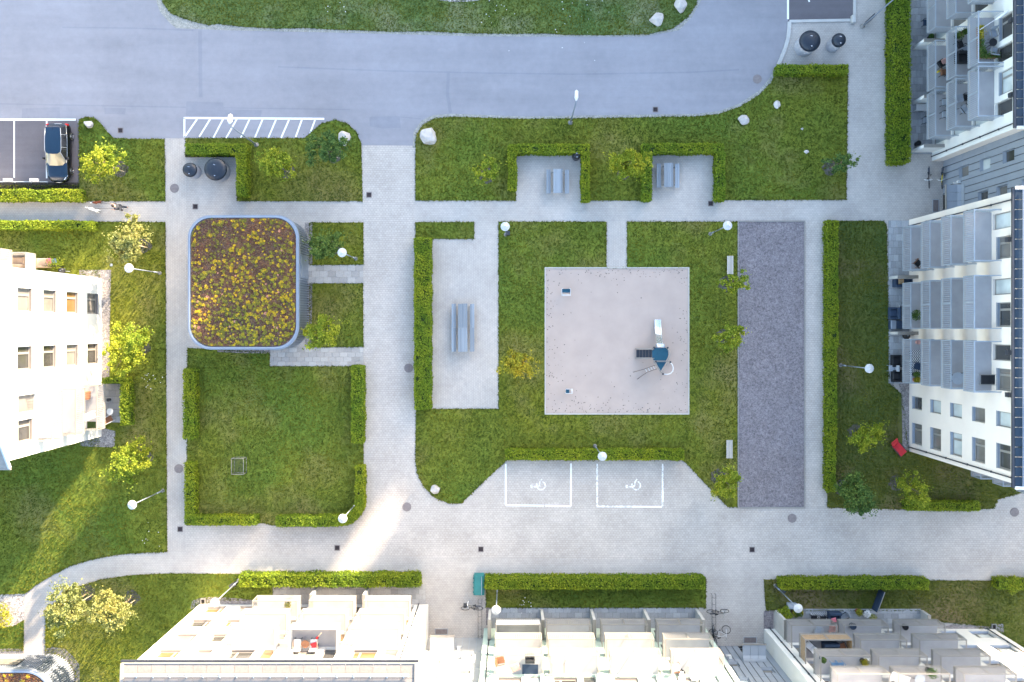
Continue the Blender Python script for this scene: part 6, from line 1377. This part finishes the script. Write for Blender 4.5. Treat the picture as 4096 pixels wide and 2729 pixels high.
chair(Q('s2',382,790,3.2),2.8,.8,'curled brown-black rocking chair at the foot of the top stack','wood_brown',seatm='black'); pot(Q('s2',398,1500,3.2),2.8,.16,.3,'purple tub on the lowest balcony of the third stack','rose',None,cat='tub')
sofa(Q('s3',195,100,.4),0,math.pi/2,.95,'upper black lounge chair on the lower right terrace','black'); sofa(Q('s3',200,235,.4),0,math.pi/2,.95,'lower black lounge chair on the lower right terrace','black'); chair(Q('s3',150,165,.4),0,math.pi,'small grey stool table between the two black lounge chairs','fab_grey',arms=False)
a=Q('s3',310,5,2.85);b=Q('s3',405,230,2.85); rug(a[0],a[1],b[0],b[1],2.83,'black and white zigzag rug on the first floor balcony of the right block')
chair(Q('s3',385,145,3.3),2.8,2.9,'dark slate chair on the zigzag rug','fab_navy'); pot(Q('s3',370,220,3.2),2.8,.2,.35,'round black pot on the zigzag rug','black','leaf_c'); pot(Q('s3',378,270,3.2),2.8,.2,.3,'brown leafy pot at the end of the zigzag rug','terracotta','leaf_d')
rtable(Q('s3',742,255,9.1),8.4,.42,'wire round table on the third floor balcony of the right block','metal_grey','black'); chair(Q('s3',790,240,8.9),8.4,math.pi,'dark chair against the wire round table','black',seatm='metal_grey')
lounger(Q('s3',1040,268,11.7),11.2,-math.pi/2,'black recliner on the top balcony of the right block','black','metal_light',.6)
lounger(Q('s3',222,888,.4),0,.72,'red and navy padded lounger at the corner of the right block','red','metal_dark'); 
# bottom right block
shrub(Q('b5',1045,560,.5),.55,1.1,'bright green bush beside the tall grey privacy wall','leaf_a',900,z0=0)
shrub(Q('b5',1235,545,.4),.40,.7,'low white-flowering shrub left of the zigzag rug terrace','leaf_c',420); trough(Q('b5',1235,545,.4),0,.1,.8,'planter box under the white-flowering shrub','fab_white' if False else 'leaf_d')
shrub(Q('b5',1050,720,.4),.30,.9,'brownish plant behind the tall grey privacy wall','leaf_d',300)
a=Q('b5',1425,545,.06);b=Q('b5',1690,650,.06); rug(a[0],a[1],b[0],b[1],.055,'black and white zigzag rug on the ground terrace of the bottom right block')
chair(Q('b5',1470,630,.4),0,1.57,'left black wire chair at the ground terrace rug','black'); chair(Q('b5',1600,640,.4),0,1.57,'middle black wire chair at the ground terrace rug','black')
sofa(Q('b5',1765,605,.4),0,math.pi,.95,'dark purple lounge seat holding a pink cushion','fab_navy'); cushion(Q('b5',1758,655,.6),.58,.3,.2,'bright pink cushion on the dark lounge seat')
chair(Q('b5',1890,590,.4),0,-2.6,'thin black wire chair right of the pink cushion','black',seatm='metal_grey')
chair(Q('b5',1745,790,3.3),2.8,-1.57,'pink chair on the first floor balcony under the cushion','rose',seatm='rose')
for k,(x,y) in enumerate(((2120,540),(2230,560),(2320,610))): pot(Q('b5',x,y,.4),0,.22,.35,('terracotta tub of dry flowers','middle tub of white flowers','right tub of white flowers')[k]+' at the terrace end of the bottom right block',('terracotta','black','fab_white')[k],('leaf_d','fab_white','leaf_b')[k],.3)
chair(Q('b5',1540,800,3.3),2.8,1.2,'grey covered chair on the first floor balcony above the bamboo screen','fab_grey')
chair(Q('b5',1390,1010,6.0),5.7,2.4,'black chair with a white cushion behind the bamboo screen','black',seatm='fab_white'); chair(Q('b5',1870,1030,6.0),5.7,2.0,'dark wooden chair at the right end behind the bamboo screen','black',seatm='wood_brown'); sofa(Q('b5',1700,1050,6.0),5.7,math.pi,1.1,'slate sofa behind the bamboo screen','fab_navy')
for x,l in ((1770,'left light blue chair on the third floor balcony bottom right'),(1850,'right light blue chair on the third floor balcony bottom right')): chair(Q('b5',x,1320,9.0),8.6,1.57,l,'fab_blue')
pot(Q('b5',1595,1220,8.9),8.6,.18,.4,'round navy pot at the third floor railing','fab_navy','leaf_c',.2); pot(Q('b5',2190,1260,8.9),8.6,.22,.4,'dark tub of brown plants on the third floor balcony','black','leaf_d',.35)
lounger(Q('b6',590,1520,12.0),11.5,1.2,'white folded lounger on the top balcony bottom right'); rtable(Q('b6',845,1510,12.2),11.5,.33,'small wire round table on the top balcony bottom right','metal_grey','black')
pot(Q('b6',1000,1410,11.9),11.5,.25,.4,'large dark tub plant on the top balcony bottom right','black','leaf_c',.4); pot(Q('b6',640,760,3.2),2.87,.22,.35,'black tub at the first floor balcony by the window bay','black',None,cat='tub')
pot(Q('b5',2035,745,3.2),2.87,.24,.4,'slate tub on the middle first floor balcony bottom right','fab_navy',None,cat='tub')
# slate panel leaning on the lawn
c=Q('b6',240,360,.4); t=thing('windbreak_panel','dark slanted windbreak panel standing on the lawn bottom right','panel',(*c,0),-.35); m=MB(); m.rbox(-.05,-.9,.0,.06,.8,.95,.02); m.ob('panel',M['fab_navy'],t); m=MB(); m.bar((0,-.92,.97),(0,.82,.97),.05,.03); m.ob('rail',M['metal_light'],t)
# grey box under lamp
c=Q('b5',1150,450,.3); t=thing('storage_box','grey box beside the lamp at the bottom right lawn','storage box',(*c,0)); m=MB(); m.rbox(-.35,-.2,0,.35,.22,.4,.03); m.ob('box',M['fab_grey'],t); m=MB(); m.rbox(-.37,-.22,.4,.37,.24,.45,.02); m.ob('lid',M['fab_grey'],t)
# bottom left block, top middle balcony
for k,(x,l) in enumerate(((510,'left black chair with orange armrests on the sunny balcony'),(745,'right black chair with orange armrests on the sunny balcony'))):
    t=chair(Q('b2',x,990,9.05),8.61,-math.pi/2+math.pi,l,'black',seatm='fab_white',sc=1.05)
    for ch in t.children:
        if ch.name.startswith('armrest'): ch.data.materials[0]=M['tan']
rtable(Q('b2',620,1000,9.3),8.61,.27,'brown round table between the orange-armed chairs','wood_brown'); cushion(Q('b2',745,1030,9.2),9.09,.3,.22,'red and white cushion on the right orange-armed chair','red')
c=Q('b2',780,930,10.0); t=thing('parasol','closed parasol with a pale pole on the sunny balcony','parasol',(*c,8.61)); m=MB(); m.tube([(.35,.45,1.5),(-.1,-.15,.6)],.025,8); m.ob('pole',M['stake'],t); m=MB(); m.tube([(-.05,-.08,.7),(-.18,-.28,.5)],[.05,.09],8); m.ob('canopy',M['red'],t,True)
pot(Q('b2',375,420,3.2),2.87,.18,.3,'pale green potted plant on the first floor balcony bottom left','fab_white','leaf_b',.3)
# bottom middle block
for x,l in ((2105,'left white sun lounger on the top balcony of the mint block'),(2285,'right white sun lounger on the top balcony of the mint block')): lounger(Q('b3',x,1400,9.0),8.61,0,l,'fab_white','white_paint',.3)
a=Q('b3',1590,1480,8.65);b=Q('b3',1820,1300,8.65); rug(a[0],a[1],b[0],b[1],8.63,'dark slate rug on the first top balcony of the mint block','fab_navy')
sofa(Q('b3',1700,1205,8.9),8.61,0,.65,'black low bench against the railing of the mint block','black',.35); cushion(Q('b3',1490,1340,8.9),8.9,.4,.3,'pale pink blanket on the first top balcony of the mint block','rose')
chair(Q('b3',1280,1230,9.0),8.61,.2,'dark wooden chair at the left end of the mint block balcony','wood_brown',seatm='wood_brown')
shrub(Q('b3',1270,775,.6),.4,1.1,'lime green plant behind the sheet-covered balcony of the mint block','leaf_a',400,z0=2.9)
rtable(Q('b4',1725,1500,9.3),8.61,.25,'small white table on the last balcony of the mint block','white_paint'); pot(Q('b4',1725,1430,9.0),8.61,.25,.4,'black and white patterned pouf on the last mint block balcony','black','fab_white',.2,160,'pouf')
chair(Q('b4',1895,1400,9.0),8.61,1.57,'white folding chair on the last balcony of the mint block','white_paint'); chair(Q('b4',1650,1340,9.0),8.61,0,'chair with a white towel at the railing end of the mint block','wood_brown',seatm='fab_white')
# left block terrace
rtable(Q('a2',1380,775,.73),0.04,.26,'white round table on the small terrace of the left block','white_paint'); chair(Q('a2',1375,870,.4),.04,.5,'white chair with a dark seat on the small terrace of the left block','white_paint',seatm='wood_brown'); pot(Q('a2',1355,628,.4),.04,.13,.35,'small dark pot on the small terrace of the left block','metal_dark',None,cat='pot')
chair(Q('a2',1150,820,3.4),2.95,.4,'chair draped with blue and white cloth on the first floor balcony','white_paint',seatm='fab_white'); rug(*Q('a2',1090,990,3.0),*Q('a2',1205,900,3.0),2.96,'dark green mat on the first floor balcony of the left block','hedge_core')
sofa(Q('a2',1095,570,3.2),2.95,math.pi/2,.6,'brown box seat on the first floor balcony of the left block','wood_brown',.35)
sofa(Q('a1',260,320,3.2),2.95,0,1.3,'orange-brown sofa on the covered north balcony of the left block','tan')
t=thing('garden_trellis','black garden trellis with climbing leaves beside the north side of the left block','trellis',(*Q('a1',770,380,.6),0)); m=MB()
for k in range(7): m.bar((-.6+k*.2,0,0),(-.6+k*.2,.05,1.3),.02); m.bar((-.6,.0,.1+k*.19),(.6,.03,.1+k*.19),.02)
m.ob('lattice',M['black'],t); P=np.stack([RNG.uniform(-.2,.8,380),RNG.normal(.25,.22,380),RNG.uniform(.3,1.5,380)],1); link('climber',quads_mesh('climber',leaves(P,.1,.2),M['leaf_a']),t)
sofa(Q('a1',610,330,.3),0,0,1.2,'tan garden sofa north of the left block','tan'); cushion(Q('a1',690,300,.6),.55,.2,.2,'pink cushion beside the trellis'); cushion(Q('a1',755,297,.7),.55,.1,.18,'turquoise cushion beside the trellis','fab_blue')
bbq(Q('a1',880,440,.8),.24,'dark kettle barbecue at the north wall of the left block')
c=Q('a1',1590,358,0); m=MB(); m.lathe([(.12,0),(.12,.03),(.05,.05)],n=16); ob=m.ob('garden_light',M['metal_grey']); ob.location=(*c,.03); tag(ob,'tiny grey ground light in the lawn north of the left lamp','ground light')
# things by the walls
for k,(zk,x,y,l) in enumerate((('b1',1318,380,'square drain frame at the corner of the bottom left block'),('b6',1908,745,'square drain frame at the corner of the bottom right block'))):
    t=thing('gully_box',l,'drain',(*q(zk,x,y),.04)); m=MB(); w=.19
    m.box(-w,-w*1.2,0,w,-w*1.2+.05,.12); m.box(-w,w*1.2-.05,0,w,w*1.2,.12); m.box(-w,-w*1.2+.05,0,-w+.05,w*1.2-.05,.12); m.box(w-.05,-w*1.2+.05,0,w,w*1.2-.05,.12); m.ob('frame',M['metal_light'],t); m=MB(); m.box(-w+.05,-w*1.2+.05,-.002,w-.05,w*1.2-.05,.03); m.ob('grating',M['iron'],t)
